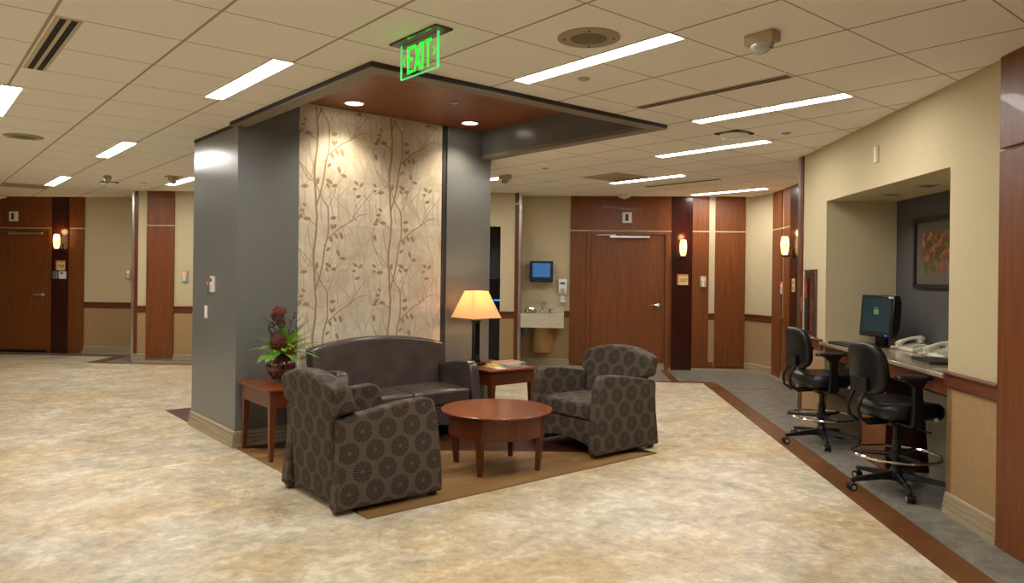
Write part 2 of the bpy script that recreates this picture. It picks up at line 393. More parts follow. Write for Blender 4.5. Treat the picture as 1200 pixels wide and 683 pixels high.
LV = [(92, 33, 0, 36), (212, 66, 60, 28), (224, 64, -55, 30), (232, 110, 60, 30), (258, 108, 70, 38), (207, 128, 70, 30), (195, 176, -40, 28), (243, 193, 65, 34), (267, 220, 10, 32), (196, 255, 30, 38), (222, 273, -15, 32), (190, 277, 60, 26),
      (140, 258, 100, 36), (80, 288, -10, 36), (331, 252, 35, 30), (357, 258, -45, 30), (323, 281, 0, 24), (342, 317, -15, 32), (78, 377, 35, 26), (68, 404, -10, 28), (218, 432, -10, 34), (56, 440, 80, 24), (428, 255, 40, 26), (428, 283, -30, 22), (430, 110, 80, 36), (432, 42, 5, 30), (444, 20, 70, 26)]
for kx in (-1, 0, 1):
    for kz in range(-2, 5):
        dx, dz = kx*.773, kz*.77
        if kx >= 0:
            for p in PALE: ribbon(p, .012, .006, 2, dx, dz)
        for p, a, b in ST: ribbon(p, a, b, 1, dx, dz)
        for l in LV: leaf(*l, 1, dx, dz)
struct('wall_tile_mural', m, [M_tile, M_branch, M_branch2, M_grout], smooth=False)

# ================================================================== perimeter walls
def wall(name, P0, P1, z0=0, z1=H, th=.15, zones=True, mat=None):
    m = MB()
    if mat: m.slab(P0, P1, z0, z1, -th, 0); return struct(name, m, mat, smooth=False)
    if z0 < .84: m.mi = 1; m.slab(P0, P1, z0, .84, -th, 0)
    m.mi = 0; m.slab(P0, P1, max(.84, z0), z1, -th, 0)
    return struct(name, m, [M_cream, M_tan], smooth=False)
RAILP = [(0, .80), (.012, .80), (.018, .815), (.018, .875), (.032, .888), (.034, .898), (.026, .905), (0, .905)]
def rail(segs):
    m = MB()
    for P0, P1 in segs: m.run(P0, P1, RAILP)
    return trim(m, M_rail, smooth=False)
RU = 2.46
NV0, NV1, NU, NZ = 4.91, 7.14, 3.10, 2.21     # nook
m = MB()
for v0, v1, z0, z1 in ((-7, NV0, 0, H), (NV0, NV1, NZ, H), (NV1, 7.9, 0, H)):
    if z0 == 0: m.mi = 1; m.slab(UV(RU, v0), UV(RU, v1), 0, .84, -.02, 0)
    m.mi = 0; m.slab(UV(RU, v0), UV(RU, v1), max(z0, .84) if z0 == 0 else z0, z1, -.02, 0)
struct('wall_right', m, [M_cream, M_tan], smooth=False)
# nook lining: far side, near side, back, soffit
m = MB(); m.slab(UV(RU+.02, NV1), UV(NU+.1, NV1), 0, H, -.0, .75); struct('wall_nook_far', m, M_cream, smooth=False)
m = MB(); m.slab(UV(RU+.02, NV0), UV(NU+.1, NV0), 0, H, -.3, 0); struct('wall_nook_near', m, M_cream, smooth=False)
m = MB(); m.slab(UV(NU, NV0), UV(NU, NV1), 0, NZ, -.1, 0); struct('wall_nook_back', m, M_charcoal, smooth=False)
m = MB(); m.slab(UV(RU+.02, NV0), UV(RU+.02, NV1), NZ, NZ+.1, -.7, 0); struct('ceiling', m, M_cream, smooth=False)
baseboard('baseboard_nook', [(UV(RU+.03, NV1), UV(NU, NV1))][:0]+[(UV(NU, NV0), UV(NU, NV1)), (UV(NU, NV1), UV(RU+.0, NV1))])
baseboard('baseboard_right', [(UV(RU, 4.33), UV(RU, NV0)), (UV(RU, NV1), UV(RU, 7.8))])
rail([(UV(RU, 4.33), UV(RU, NV0)), (UV(RU, NV1+.06), UV(RU, 7.8))])
# cherry panels at the near right end
m = MB(); m.slab(UV(RU, -3), UV(RU, 4.325), 0, 2.205, 0, .03); m.slab(UV(RU, -3), UV(RU, 4.325), 2.225, H, 0, .03); trim(m, M_wood, bev=.003, seg=1, smooth=False)
m = MB(); m.slab(UV(RU, NV0-.003), UV(RU, NV0-.045), .136, .80, 0, -.004); m.slab(UV(RU, NV0-.05), UV(RU, NV0), .136, .80, 0, .004); trim(m, M_tan, smooth=False)
# end of right wall: cherry edge + steel corner guard
m = MB(); m.box(RU-.012, RU+.5, 7.80, 7.93, 0, H, FRZ); trim(m, M_rail, smooth=False)
m = MB(); m.box(RU-.016, RU+.03, 7.925, 7.935, 0, H, FRZ).box(RU-.018, RU-.012, 7.86, 7.935, 0, H, FRZ); trim(m, M_steel, smooth=False)
# side wall beyond, with chamfer
SU = 3.13; FV = 11.85
wall('wall_side', UV(SU, 7.6), UV(SU, 11.3)); wall('wall_chamfer', UV(SU, 11.3), UV(2.93, FV))
wall('wall_far', UV(2.93, FV), UV(-.72, FV)); wall('wall_return', UV(-.70, FV+.1), UV(-.70, 11.42), mat=M_cream)
baseboard('baseboard_far', [(UV(SU, 7.9), UV(SU, 11.3)), (UV(SU, 11.3), UV(2.93, FV)), (UV(2.93, FV), UV(-.7, FV))])
rail([(UV(SU, 11.28), UV(SU, 11.3)), (UV(SU, 10.72), UV(SU, 10.83)), (UV(SU, 11.3), UV(2.93, FV)), (UV(2.93, FV), UV(2.84, FV)), (UV(.10, FV), UV(.015, FV))])
MV = 11.4; LV_ = 12.4
# middle wall has a doorway at u -1.13..-.97
m = MB()
for u1, u0, z0, z1 in ((-.70, -.98, 0, H), (-.98, -1.9, 2.22, H), (-1.9, -6.87, 0, H)):
    if z0 == 0: m.mi = 1; m.slab(UV(u1, MV), UV(u0, MV), 0, .84, -.15, 0)
    m.mi = 0; m.slab(UV(u1, MV), UV(u0, MV), .84 if z0 == 0 else z0, z1, -.15, 0)
struct('wall_mid', m, [M_cream, M_tan], smooth=False)
m = MB(); m.box(-1.95, -.93, 12.3, 12.4, 0, H, FRZ); m.box(-.98, -.95, MV+.15, 12.35, 0, H, FRZ); m.box(-1.93, -1.9, MV+.15, 12.35, 0, H, FRZ); struct('wall_alcove', m, M_charcoal, smooth=False)
baseboard('baseboard_mid', [(UV(-.70, MV), UV(-.98, MV)), (UV(-1.9, MV), UV(-6.87, MV))])
rail([(UV(-.76, MV), UV(-.98, MV)), (UV(-1.9, MV), UV(-6.205, MV)), (UV(-6.655, MV), UV(-6.81, MV))])
wall('wall_left', UV(-6.87, LV_), UV(-15, LV_)); wall('wall_left_return', UV(-6.87, MV+.15), UV(-6.87, LV_+.1), mat=M_cream)
baseboard('baseboard_left', [(UV(-6.87, LV_), UV(-8.4, LV_))]); rail([(UV(-6.89, LV_), UV(-8.4, LV_))])
wall('wall_back', UV(-15, -6.5), UV(3.5, -6.5)); wall('wall_left_end', UV(-14.9, 12.5), UV(-14.9, -6.5))
# corner posts (cherry edge and steel guard)
for s_, u in ((1, -.70), (-1, -6.87)):
    m = MB(); a, b = sorted((u-s_*.06, u+s_*.001)); m.box(a, b, MV-.006, MV+.16, 0, H, FRZ); trim(m, M_rail, smooth=False)
    m = MB(); a, b = sorted((u-s_*.0, u+s_*.045)); m.box(a, b, MV-.012, MV+.10, 0, H, FRZ); trim(m, M_steel, bev=.006, smooth=False)

# wood wall panels; zb = split height
SPL = 2.19
def panels(specs, V, mat=M_wood, th=.025, split=True, axis='v'):
    for a, b, mt, sp_ in specs:
        m = MB()
        if axis == 'v': T = lambda z0, z1: m.box(a, b, V-th, V, z0, z1, FRZ)
        else: T = lambda z0, z1: m.box(V-th, V, a, b, z0, z1, FRZ)
        if sp_: T(0.0, .135); T(.138, SPL-.01); T(SPL+.01, H)
        else: T(0, H)
        trim(m, mt, smooth=False)
# right far bay: u .10 .. 2.84
DL, DR, DT = .42, 1.60, 2.13
def door_bay(u0, dl, dr, u1, V, dk0, dk1, hinge_handle_u, n, closer_u):
    """u0..u1 wood field with door opening dl..dr; dark panel dk0..dk1"""
    m = MB(); th = .025
    for a, b, z0, z1 in ((u0, dl-.06, 0, SPL-.01), (dr+.06, u1, 0, SPL-.01), (u0, u1, SPL+.01, H)):
        if b-a > .01: m.box(a, b, V-th, V, z0, z1, FRZ)
    trim(m, M_wood, smooth=False)
    m = MB(); m.box(u0, u1, V-th+.006, V, SPL-.01, SPL+.01, FRZ); trim(m, M_cream, smooth=False)
    m = MB(); m.box(dk0, dk1, V-th-.012, V, 0, H, FRZ); trim(m, M_woodd, smooth=False)
    d = sempty('door_%d' % n, UV(0, 0), RZ)
    m = MB(); m.box(dl-.06, dl, V-.05, V, 0, DT+.05).box(dr, dr+.06, V-.05, V, 0, DT+.05).box(dl, dr, V-.05, V, DT, DT+.05)
    obj('door_frame', m, M_wood, d, bev=.004, smooth=False)
    m = MB(); m.box(dl+.004, dr-.004, V-.018, V-.001, .05, DT-.004); obj('door_leaf', m, M_wood, d, smooth=False)
    m = MB(); m.box(dl+.004, dr-.004, V-.012, V-.001, .0, .05); obj('door_sweep', m, M_blackmetal, d, smooth=False)
    hu = hinge_handle_u
    h = obj('door_handle', MB().tube([(hu, V-.018, 1.02), (hu, V-.07, 1.02), (hu-.02, V-.078, 1.02), (hu-.13, V-.078, 1.02)], .010), M_chrome, d)
    m = MB(); T = Matrix.Translation((hu, V-.018, 1.02)) @ Matrix.Rotation(R(90), 4, 'X'); m.lathe([(.032, 0), (.032, .012), (.02, .016)], T=T); obj('escutcheon', m, M_steel, h)
    c_ = obj('door_closer', MB().box(closer_u[0], closer_u[1], V-.075, V-.02, DT-.055, DT-.015), M_steel, d, bev=.006)
    obj('closer_arm', MB().box(closer_u[0]-.2, closer_u[0]+.1, V-.06, V-.045, DT-.012, DT-.002), M_steel, c_)
    return d
door_bay(.10, DL, DR, 2.36, FV, 1.70, 2.02, 1.50, 1, (.72, 1.35))
m = MB(); m.box(2.28, 2.37, FV-.028, FV, .136, H, FRZ); trim(m, M_cream, smooth=False)
m = MB(); m.box(2.28, 2.37, FV-.03, FV, .136, .84, FRZ); trim(m, M_tan, smooth=False)
rail([(UV(2.37, FV-.02), UV(2.28, FV-.02))])
panels([(2.375, 2.84, M_wood, True)], FV)
m = MB(); m.box(2.375, 2.84, FV-.018, FV, SPL-.01, SPL+.01, FRZ); trim(m, M_cream, smooth=False)
# side wall panels
panels([(10.83, 11.28, M_wood, True), (10.40, 10.72, M_wood, True)], SU, axis='u')
m = MB(); m.box(SU-.018, SU, 10.4, 11.28, SPL-.01, SPL+.01, FRZ); trim(m, M_cream, smooth=False)
m = MB(); m.box(SU-.035, SU, 9.6, 10.39, 0, H, FRZ); trim(m, M_woodd, smooth=False)
# mid wall pilaster
panels([(-6.655, -6.205, M_wood, True)], MV)
m = MB(); m.box(-6.655, -6.205, MV-.018, MV, SPL-.01, SPL+.01, FRZ); trim(m, M_cream, smooth=False)
# left bay
door_bay(-11.2, -10.22, -9.02, -8.38, LV_, -8.965, -8.655, -9.12, 2, (-9.75, -9.12))

# ================================================================== ceiling fixtures
M_lens = newmat('fluorescent_lens', (255, 252, 244), .4, emit=(255, 252, 247), estr=TROFFER)
def troffer(cx, y0, y1, label, wd=.12):
    t_ = thing('ceiling_light', label, 'ceiling light', (cx, (y0+y1)/2, H), 0, 'recessed linear fluorescent lights')
    L = (y1-y0)/2; m = MB()
    m.box(-wd/2-.012, -wd/2, -L-.012, L+.012, -.006, .0).box(wd/2, wd/2+.012, -L-.012, L+.012, -.006, .0).box(-wd/2, wd/2, -L-.012, -L, -.006, 0).box(-wd/2, wd/2, L, L+.012, -.006, 0)
    obj('frame', m, M_white, t_, smooth=False)
    obj('diffuser', MB().box(-wd/2, wd/2, -L, L, -.004, -.0005), M_lens, t_, smooth=False)
for cx, y0, y1, lb in [
    (3.10, 2.41, 3.65, 'longest white linear ceiling light, in front of the canopy between round speaker and canopy edge'),
    (4.967, 2.41, 3.65, 'linear ceiling light beside the long black slot diffuser on the right, second from the front'),
    (6.14, 3.72, 4.98, 'linear ceiling light just behind the white dome plate on the right side of the ceiling'),
    (7.49, 5.70, 6.87, 'linear ceiling light overlapping the square return grille right of the canopy'),
    (9.44, 5.74, 6.98, 'farthest linear ceiling light on the right, near the wooden door 507'),
    (1.755, 4.25, 5.50, 'bright linear ceiling light immediately left of the canopy corner'),
    (1.755, 8.02, 9.27, 'linear ceiling light in the middle distance left of the grey column'),
    (1.765, 11.65, 13.05, 'small far linear ceiling light on the left, just before the door wall'),
    (.60, 6.12, 7.36, 'linear ceiling light cut by the left edge of the picture'),
    (3.09, 10.45, 11.6, 'far linear ceiling light half hidden by the left edge of the grey column'),
    (6.05, 7.45, 8.6, 'linear ceiling light peeking out from behind the right edge of the column')]:
    troffer(cx, y0, y1, lb)
# the same fixtures carry on behind the camera (outside the frame)
for cx, y0 in ((-1.9, 2.41), (-1.9, 6.1), (1.78, .5), (4.99, -1.3), (1.78, -3.2), (-1.9, -1.3), (-5.0, 2.4), (-5, 6.1), (4.99, -5), (-1.9, -5), (-1.9, 9.8)):
    troffer(cx, y0, y0+1.24, 'linear ceiling light outside the picture behind the camera')

def slot(cx, cy, L, lab, n=2, wd=.09):
    t_ = thing('slot_diffuser', lab, 'air vent', (cx, cy, H)); w2 = wd/2
    m = MB(); m.box(-w2-.01, w2+.01, -L/2, L/2, -.004, 0); obj('frame', m, M_ceilmetal, t_, smooth=False)
    for i in range(n):
        x = -w2+wd*(i+.5)/n; obj('slot', MB().box(x-wd/n*.30, x+wd/n*.30, -L/2+.01, L/2-.01, -.0055, -.003), M_dark2, t_, smooth=False)
M_ceilmetal = newmat('painted_vent', (190, 176, 148), .6); M_dark2 = newmat('vent_black', (14, 13, 12), .8)
slot(4.24, 3.03, 1.22, 'long black two-slot air diffuser between the two front right ceiling lights', 2, .075)
slot(.655, 4.88, 1.22, 'black two-slot air diffuser at the upper left corner of the ceiling', 2, .10)
slot(8.12, 6.2, 1.22, 'distant thin black slot diffuser between the two far right ceiling lights', 2, .07)
M_perf = newmat('perforated_panel', (168, 152, 124), .7); t = NT(M_perf)
vo = t.N('ShaderNodeTexVoronoi', {'Vector': t.coord('Object'), 'Scale': 70}); t.base(t.ramp(vo.outputs[0], [(.25, (90, 78, 60)), (.4, (176, 158, 130))]))
def grille(x0, x1, y0, y1, lab):
    t_ = thing('return_grille', lab, 'air vent', ((x0+x1)/2, (y0+y1)/2, H)); a, b = (x1-x0)/2, (y1-y0)/2
    obj('perforated_panel', MB().box(-a+.02, a-.02, -b+.02, b-.02, -.006, 0), M_perf, t_, smooth=False)
    m = MB(); m.box(-a, a, -b, -b+.02, -.008, 0).box(-a, a, b-.02, b, -.008, 0).box(-a, -a+.02, -b+.02, b-.02, -.008, 0).box(a-.02, a, -b+.02, b-.02, -.008, 0)
    obj('frame', m, M_ceilmetal, t_, smooth=False)
grille(6.76, 7.37, 6.10, 6.72, 'square perforated return air grille in the ceiling right of the canopy')
grille(1.2, 1.81, 13.1, 13.72, 'perforated return air grille in the ceiling near the far left door')

def speaker(x, y, lab):
    t_ = thing('ceiling_speaker', lab, 'speaker', (x, y, H), 0, 'round ceiling speakers')
    obj('bezel', MB().lathe([(.165, 0), (.165, -.005), (.15, -.010), (.095, -.007), (.095, 0)], n=48), M_spk, t_)
    obj('speaker_mesh', MB().lathe([(.001, -.004), (.094, -.004), (.094, -.0065), (.001, -.012)], n=40, cap=False), M_spk2, t_)
    for a in (45, 135, 225, 315): obj('screw', MB().lathe([(.006, -.005), (.006, -.012)], (.13*cos(R(a)), .13*sin(R(a))), 8), M_dark, t_)
M_spk = newmat('speaker_bezel', (158, 146, 116), .5); M_spk2 = newmat('speaker_grille', (112, 100, 76), .7)
speaker(2.79, 2.74, 'large round ceiling speaker above the longest light at the top of the picture'); speaker(.92, 8.38, 'round ceiling speaker at the left edge of the ceiling')
def cap(x, y, lab, r=.04, z=H):
    t_ = thing('sprinkler_cap', lab, 'sprinkler', (x, y, z))
    obj('ring', MB().lathe([(r, 0), (r, -.004), (r*.85, -.008), (.001, -.008)], n=24), M_ceilmetal, t_); obj('plate', MB().lathe([(r*.72, -.009), (r*.72, -.012), (.001, -.013)], n=20), M_greyp, t_)
cap(3.35, 3.33, 'round concealed sprinkler cap directly under the longest ceiling light')
cap(5.92, 3.41, 'round sprinkler cap on the ceiling at right above the nook wall')
cap(2.73, 11.6, 'small sprinkler cap on the far left ceiling near the corner post')
cap(5.87, 6.45, 'small sprinkler cap on the ceiling right of the column top')
cap(9.0, 7.4, 'round sprinkler cap over the far wood panels') if False else None

# notification device (beige box with clear lens)
M_lensclear = newmat('clear_lens', (226, 220, 206), .10, trans=.45)
def strobe(x, y, rz, lab, plate=False, s=1):
    t_ = thing('ceiling_strobe', lab, 'alarm strobe', (x, y, H), rz)
    if plate: obj('mounting_plate', MB().box(-.10, .10, -.10, .10, -.012, 0), M_beigepl, t_, bev=.01)
    b = obj('housing', MB().box(-.055*s, .055*s, -.115*s, .115*s, -.055, -.0), M_beigepl, t_, bev=.006)
    m = MB(); rs = []
    for k in range(7):
        a = k/6*pi/2; rr = max(.02, cos(a)); z = -.055-.05*sin(a); rs.append([(.048*s*rr*cos(2*pi*i/24), .095*s*rr*sin(2*pi*i/24)+0, z) for i in range(24)])
    m.rings(rs); l = obj('lens', m, M_lensclear, t_)
    obj('strobe_tube', MB().tube([(0, -.05*s, -.072), (0, .05*s, -.072)], .008).box(-.02*s, .02*s, -.075*s, -.055*s, -.085, -.056).box(-.02*s, .02*s, .03*s, .06*s, -.085, -.056), M_dark, l)
strobe(3.40, 2.10, 0, 'beige ceiling strobe with clear lens at top right, nearest the camera', False, .72)
strobe(2.85, 10.55, 0, 'far ceiling strobe on a wide plate near the left edge of the column', True, .8)
strobe(2.17, 11.15, 0, 'small beige box strobe on the far left ceiling', False, .7)
strobe(5.93, 7.28, 0, 'beige strobe box beside the light peeking out behind the column', False, .75)
def domeplate(x, y, lab, dark=True, s=1):
    t_ = thing('smoke_detector', lab, 'detector', (x, y, H))
    if dark: obj('mounting_plate', MB().box(-.12*s, .12*s, -.12*s, .12*s, -.012, 0), M_dark, t_)
    b = obj('dome', MB().lathe([(.125*s, -.012), (.13*s, -.022), (.115*s, -.036), (.08*s, -.046), (.03*s, -.052), (.001, -.052)], n=32, cap=False), M_white, t_)
    obj('sensor', MB().lathe([(.022, -.05), (.02, -.062), (.001, -.066)], n=14), M_white, b)
domeplate(5.60, 3.72, 'white domed device on a dark square plate beside the right ceiling lights')
domeplate(2.35, 11.95, 'flat dark plate with dome on the far left ceiling', True, .9)
for (x, y), lb in (((UV(.93, 11.66).x, UV(.93, 11.66).y), 'white dome detector at the ceiling above the door 507'), ((UV(-9.75, 12.15).x, UV(-9.75, 12.15).y), 'white dome detector at the ceiling above the far left door')):
    domeplate(x, y, lb, False, .75)

# canopy downlights
M_can = newmat('downlight_lens', (255, 250, 240), .4, emit=(255, 246, 226), estr=14)
for i, (x, y, lb) in enumerate(((3.13, 5.99, 'left recessed downlight in the wooden canopy ceiling above the tile mural'), (4.41, 5.98, 'right recessed downlight in the wooden canopy ceiling near the grey column face'))):
    t_ = thing('recessed_downlight', lb, 'ceiling light', (x, y, 3.0), 0, 'canopy downlights')
    obj('trim_ring', MB().lathe([(.085, 0), (.092, -.003), (.092, -.007), (.078, -.009), (.074, -.003), (.074, 0)], n=36, cap=False), M_white, t_)
    obj('glowing_lens', MB().lathe([(.074, -.001), (.074, -.004), (.001, -.005)], n=32), M_can, t_)
    l = bpy.data.lights.new('downlight_lamp', 'SPOT'); l.energy = CAN_W; l.spot_size = R(118); l.spot_blend = .7; l.shadow_soft_size = .06; l.color = (1, .89, .72)
    o = bpy.data.objects.new('lamp', l); COL.objects.link(o); o.parent = t_; o.location = (0, 0, -.03)
    t_.location = (x, y, 3.0)
cap(3.78, 5.36, 'small steel sprinkler cap in the wooden canopy ceiling', .035, 3.0)
sb = thing('recessed_downlight', 'unlit round fixture in the nook ceiling, farther of the two', 'ceiling light', UV(2.80, 6.55, NZ), RZ, 'nook downlights')
obj('trim_ring', MB().lathe([(.085, 0), (.09, -.004), (.07, -.008), (.06, 0)], n=32, cap=False), M_greyp, sb); obj('recess', MB().lathe([(.069, -.001), (.069, -.003), (.001, -.003)], n=28), M_dark, sb)
dup(sb, UV(2.80, 5.92, NZ), RZ, 'unlit round fixture in the nook ceiling, nearer of the two')

# exit sign
M_green = newmat('exit_green', (10, 255, 60), .4, emit=(0, 255, 40), estr=1.15)
M_edge = newmat('lit_acrylic_edge', (120, 255, 170), .3, emit=(60, 255, 130), estr=.55)
M_acr = newmat('clear_acrylic', (245, 255, 248), .03, trans=1.0); M_acr.node_tree.nodes['Principled BSDF'].inputs['IOR'].default_value = 1.12
M_mirror = newmat('sign_canopy_metal', (96, 92, 82), .12, 1)
ex = thing('exit_sign', 'edge-lit clear exit sign with green letters hanging from the ceiling', 'exit sign', (2.115, 3.32, H))
obj('mounting_plate', MB().box(-.055, .055, -.225, .225, -.012, 0), M_mirror, ex, bev=.002)
obj('acrylic_panel', MB().box(-.004, .004, -.170, .185, -.196, -.012), M_acr, ex, smooth=False)
m = MB(); m.box(-.005, .005, .181, .187, -.196, -.012).box(-.005, .005, -.176, -.166, -.196, -.012); m.box(-.0045, .0045, -.17, .185, -.199, -.195)
obj('lit_edge', m, M_edge, ex, smooth=False)
def exit_letters():
    m = MB(); x0, x1 = -.0065, -.0042
    def b(ya, yb, za, zb): m.box(x0, x1, min(-ya, -yb), max(-ya, -yb), za, zb)
    z0, z1 = -.178, -.035; s = .014
    def diag(ya, za, yb, zb):
        a = Vector((0, -ya, za)); c_ = Vector((0, -yb, zb)); h = s*.55
        for xx in (x0, x1): pass
        v = [m.bm.verts.new((xx, p.y+q, p.z)) for xx in (x0, x1) for p, q in ((a, -h), (a, h), (c_, h), (c_, -h))]
        for q in ((0, 1, 2, 3), (7, 6, 5, 4), (0, 4, 5, 1), (1, 5, 6, 2), (2, 6, 7, 3), (3, 7, 4, 0)): m._f([v[i] for i in q])
    e = -.115                       # E
    b(e, e+s, z0, z1); b(e, e+.055, z0, z0+s); b(e, e+.055, z1-s, z1); b(e, e+.052, (z0+z1)/2-s/2, (z0+z1)/2+s/2)
    diag(-.045, z0, .012, z1); diag(.012, z0, -.045, z1)   # X
    b(.026, .026+s, z0, z1)        # I
    b(.055, .115, z1-s, z1); b(.0765, .0765+s, z0, z1)      # T
    return m
obj('exit_lettering', exit_letters(), M_green, ex, smooth=False)
for s_, y in ((1, .145), (-1, -.143)):
    m = MB()
    for q in (1, -1):
        a = Vector((-.005, y+s_*.010, -.105)); c_ = Vector((-.005, y-s_*.008, -.105+q*.022)); d = Vector((0, s_*.008, 0))
        v = [m.bm.verts.new(p) for p in (a-d*.6, a+d*.6, c_+d*.6, c_-d*.6)]; v2 = [m.bm.verts.new(p+Vector((-.0015, 0, 0))) for p in (a-d*.6, a+d*.6, c_+d*.6, c_-d*.6)]
        m._f(v); m._f(v2[::-1])
        for i in range(4): m._f([v[i], v2[i], v2[(i+1) % 4], v[(i+1) % 4]])
    obj('direction_chevron', m, M_green, ex, smooth=False)

# ================================================================== wall fittings
def wthing(name, lab, cat, u, v, z, rz=RZ, group=None): return thing(name, lab, cat, UV(u, v, z), rz, group)
M_glow = newmat('amber_glass', (255, 190, 90), .3, emit=(255, 184, 84), estr=SCONCE)
t = NT(M_glow); nz = t.noise(t.coord('Object', (14, 14, 9)), 1.3, 3, .6, 1.2)
t.t.links.new(t.ramp(nz, [(.36, (255, 150, 40)), (.5, (255, 206, 120)), (.6, (255, 232, 180))]), t.b.inputs['Emission Color'])
sg = 'amber glass wall sconces'
def sconce(u, v, z, lab, rz=RZ):   # local: wall behind at +y
    t_ = wthing('wall_sconce', lab, 'wall light', u, v, z, rz, sg)
    obj('backplate', MB().box(-.05, .05, -.015, 0, -.17, -.05), M_blackmetal, t_, bev=.004)
    obj('bracket', MB().tube([(0, 0, -.13), (0, -.06, -.15), (0, -.10, -.14)], .009).lathe([(.012, -.165), (.045, -.15), (.05, -.135), (.03, -.13)], (0, -.10)), M_blackmetal, t_)
    obj('glass_shade', MB().lathe([(.030, -.13), (.046, -.09), (.056, 0), (.053, .06), (.040, .12), (.036, .12), (.048, .05), (.048, 0)], (0, -.10), 24), M_glow, t_)
    l = bpy.data.lights.new('sconce_lamp', 'POINT'); l.energy = 2.2; l.color = (1, .6, .25); l.shadow_soft_size = .05
    o = bpy.data.objects.new('lamp', l); COL.objects.link(o); o.parent = t_; o.location = (0, -.10, .17)
sconce(1.86, FV-.037, 1.93, 'glowing amber sconce on the dark panel right of door 507')
sconce(-8.80, LV_-.037, 1.96, 'glowing amber sconce on the dark panel right of the far left door')
sconce(SU-.035, 10.28, 1.92, 'glowing amber sconce on the side wall just left of the nook wall edge', RZ-R(90))
def text_mesh(s, size, mat, parent, loc, rot, name='number_text', ext=.001):
    cu = bpy.data.curves.new('txt', 'FONT'); cu.body = s; cu.size = size; cu.align_x = 'CENTER'; cu.align_y = 'CENTER'; cu.extrude = ext
    tmp = bpy.data.objects.new('txt', cu); COL.objects.link(tmp)
    dg = bpy.context.evaluated_depsgraph_get(); me = bpy.data.meshes.new_from_object(tmp.evaluated_get(dg)); bpy.data.objects.remove(tmp)
    me.name = name; me.materials.clear(); me.materials.append(mat)
    o = bpy.data.objects.new(name, me); COL.objects.link(o); o.parent = parent; o.location = loc; o.rotation_euler = rot; return o
M_signe = newmat('sign_border', (190, 120, 70), .5); M_signf = newmat('sign_face', (222, 190, 132), .5)
def room_sign(u, v, z, num, lab, rz=RZ):
    t_ = wthing('room_number_sign', lab, 'sign', u, v, z, rz)
    obj('sign_back', MB().box(-.085, .085, -.012, 0, -.085, .085), M_signe, t_, bev=.002); obj('sign_face', MB().box(-.058, .085, -.016, -.012, -.085, .058), M_signf, t_)
    text_mesh(num, .078, M_dark, t_, (.018, -.0175, -.015), (R(90), 0, 0))
room_sign(1.87, FV-.037, 1.43, '507', 'square tan room sign reading 507 under the sconce')
room_sign(-8.79, LV_-.037, 1.54, '508', 'square tan room sign with three digits right of the far left door')
t_ = wthing('wall_plate', 'small cream two-button plate on the side wall below the sconce', 'wall plate', SU-.035, 10.2, 1.38, RZ-R(90))
obj('plate', MB().box(-.06, .06, -.01, 0, -.09, .09), M_signf, t_, bev=.003)
for z in (-.04, .04): obj('button', MB().box(-.03, .03, -.015, -.01, z-.022, z+.022), M_signe, t_)
M_or = newmat('orange_led', (255, 120, 40), .4, emit=(255, 90, 30), estr=2.5)
def pod(u, v, z, lab, rz=RZ):
    t_ = wthing('staff_badge_sensor', lab, 'wall sensor', u, v, z, rz, 'grey wall sensors with an orange light')
    m = MB(); m.prism([(-.05, 0), (.05, 0), (.05, -.02), (.035, -.04), (-.035, -.04), (-.05, -.02)], 2, -.085, .085); obj('housing', m, M_greyp, t_, bev=.006)
    obj('ridge', MB().box(-.012, .012, -.05, -.038, -.075, .0), M_white, t_, bev=.003); obj('orange_light', MB().box(-.02, .02, -.046, -.038, .02, .05), M_or, t_)
pod(2.19, FV-.025, 1.40, 'grey sensor with orange light on the wood panel right of the room sign 507')
pod(-7.56, LV_, 1.40, 'grey sensor with orange light on the cream wall left of the left corner post')
pod(-6.02, MV, 1.385, 'grey sensor with orange light just left of the grey column')
pod(SU, 10.76, 1.33, 'grey sensor on the cream strip between side wall wood panels', RZ-R(90))
def boxplate(u, v, z, lab, w_=.15, h_=.17, rz=RZ):
    t_ = wthing('door_indicator', lab, 'indicator', u, v, z, rz)
    obj('housing', MB().box(-w_/2, w_/2, -.045, 0, -h_/2, h_/2), M_white, t_, bev=.012); obj('indicator_window', MB().box(-.025, .02, -.052, -.044, -.055, .055), M_dark, t_, bev=.004)
boxplate(.99, FV-.025, 2.40, 'white indicator box above door 507'); boxplate(-9.66, LV_-.025, 2.39, 'white indicator box above the far left door')
t_ = wthing('card_reader', 'small grey keypad under the room sign at far left', 'card reader', -8.88, LV_-.037, 1.37); obj('housing', MB().box(-.04, .04, -.03, 0, -.065, .065), newmat('reader_grey', (120, 130, 140), .4), t_, bev=.008)
m = MB()
for i in range(3):
    for j in range(4): m.box(-.026+i*.02, -.014+i*.02, -.034, -.03, -.045+j*.024, -.03+j*.024)
obj('keypad', m, M_dark, t_)
t_ = wthing('thermostat', 'white square thermostat under the room sign at far left', 'thermostat', -8.745, LV_-.037, 1.37); obj('housing', MB().box(-.065, .065, -.03, 0, -.065, .065), M_white, t_, bev=.008); obj('display', MB().box(-.025, .02, -.034, -.03, .015, .045), M_dark, t_)
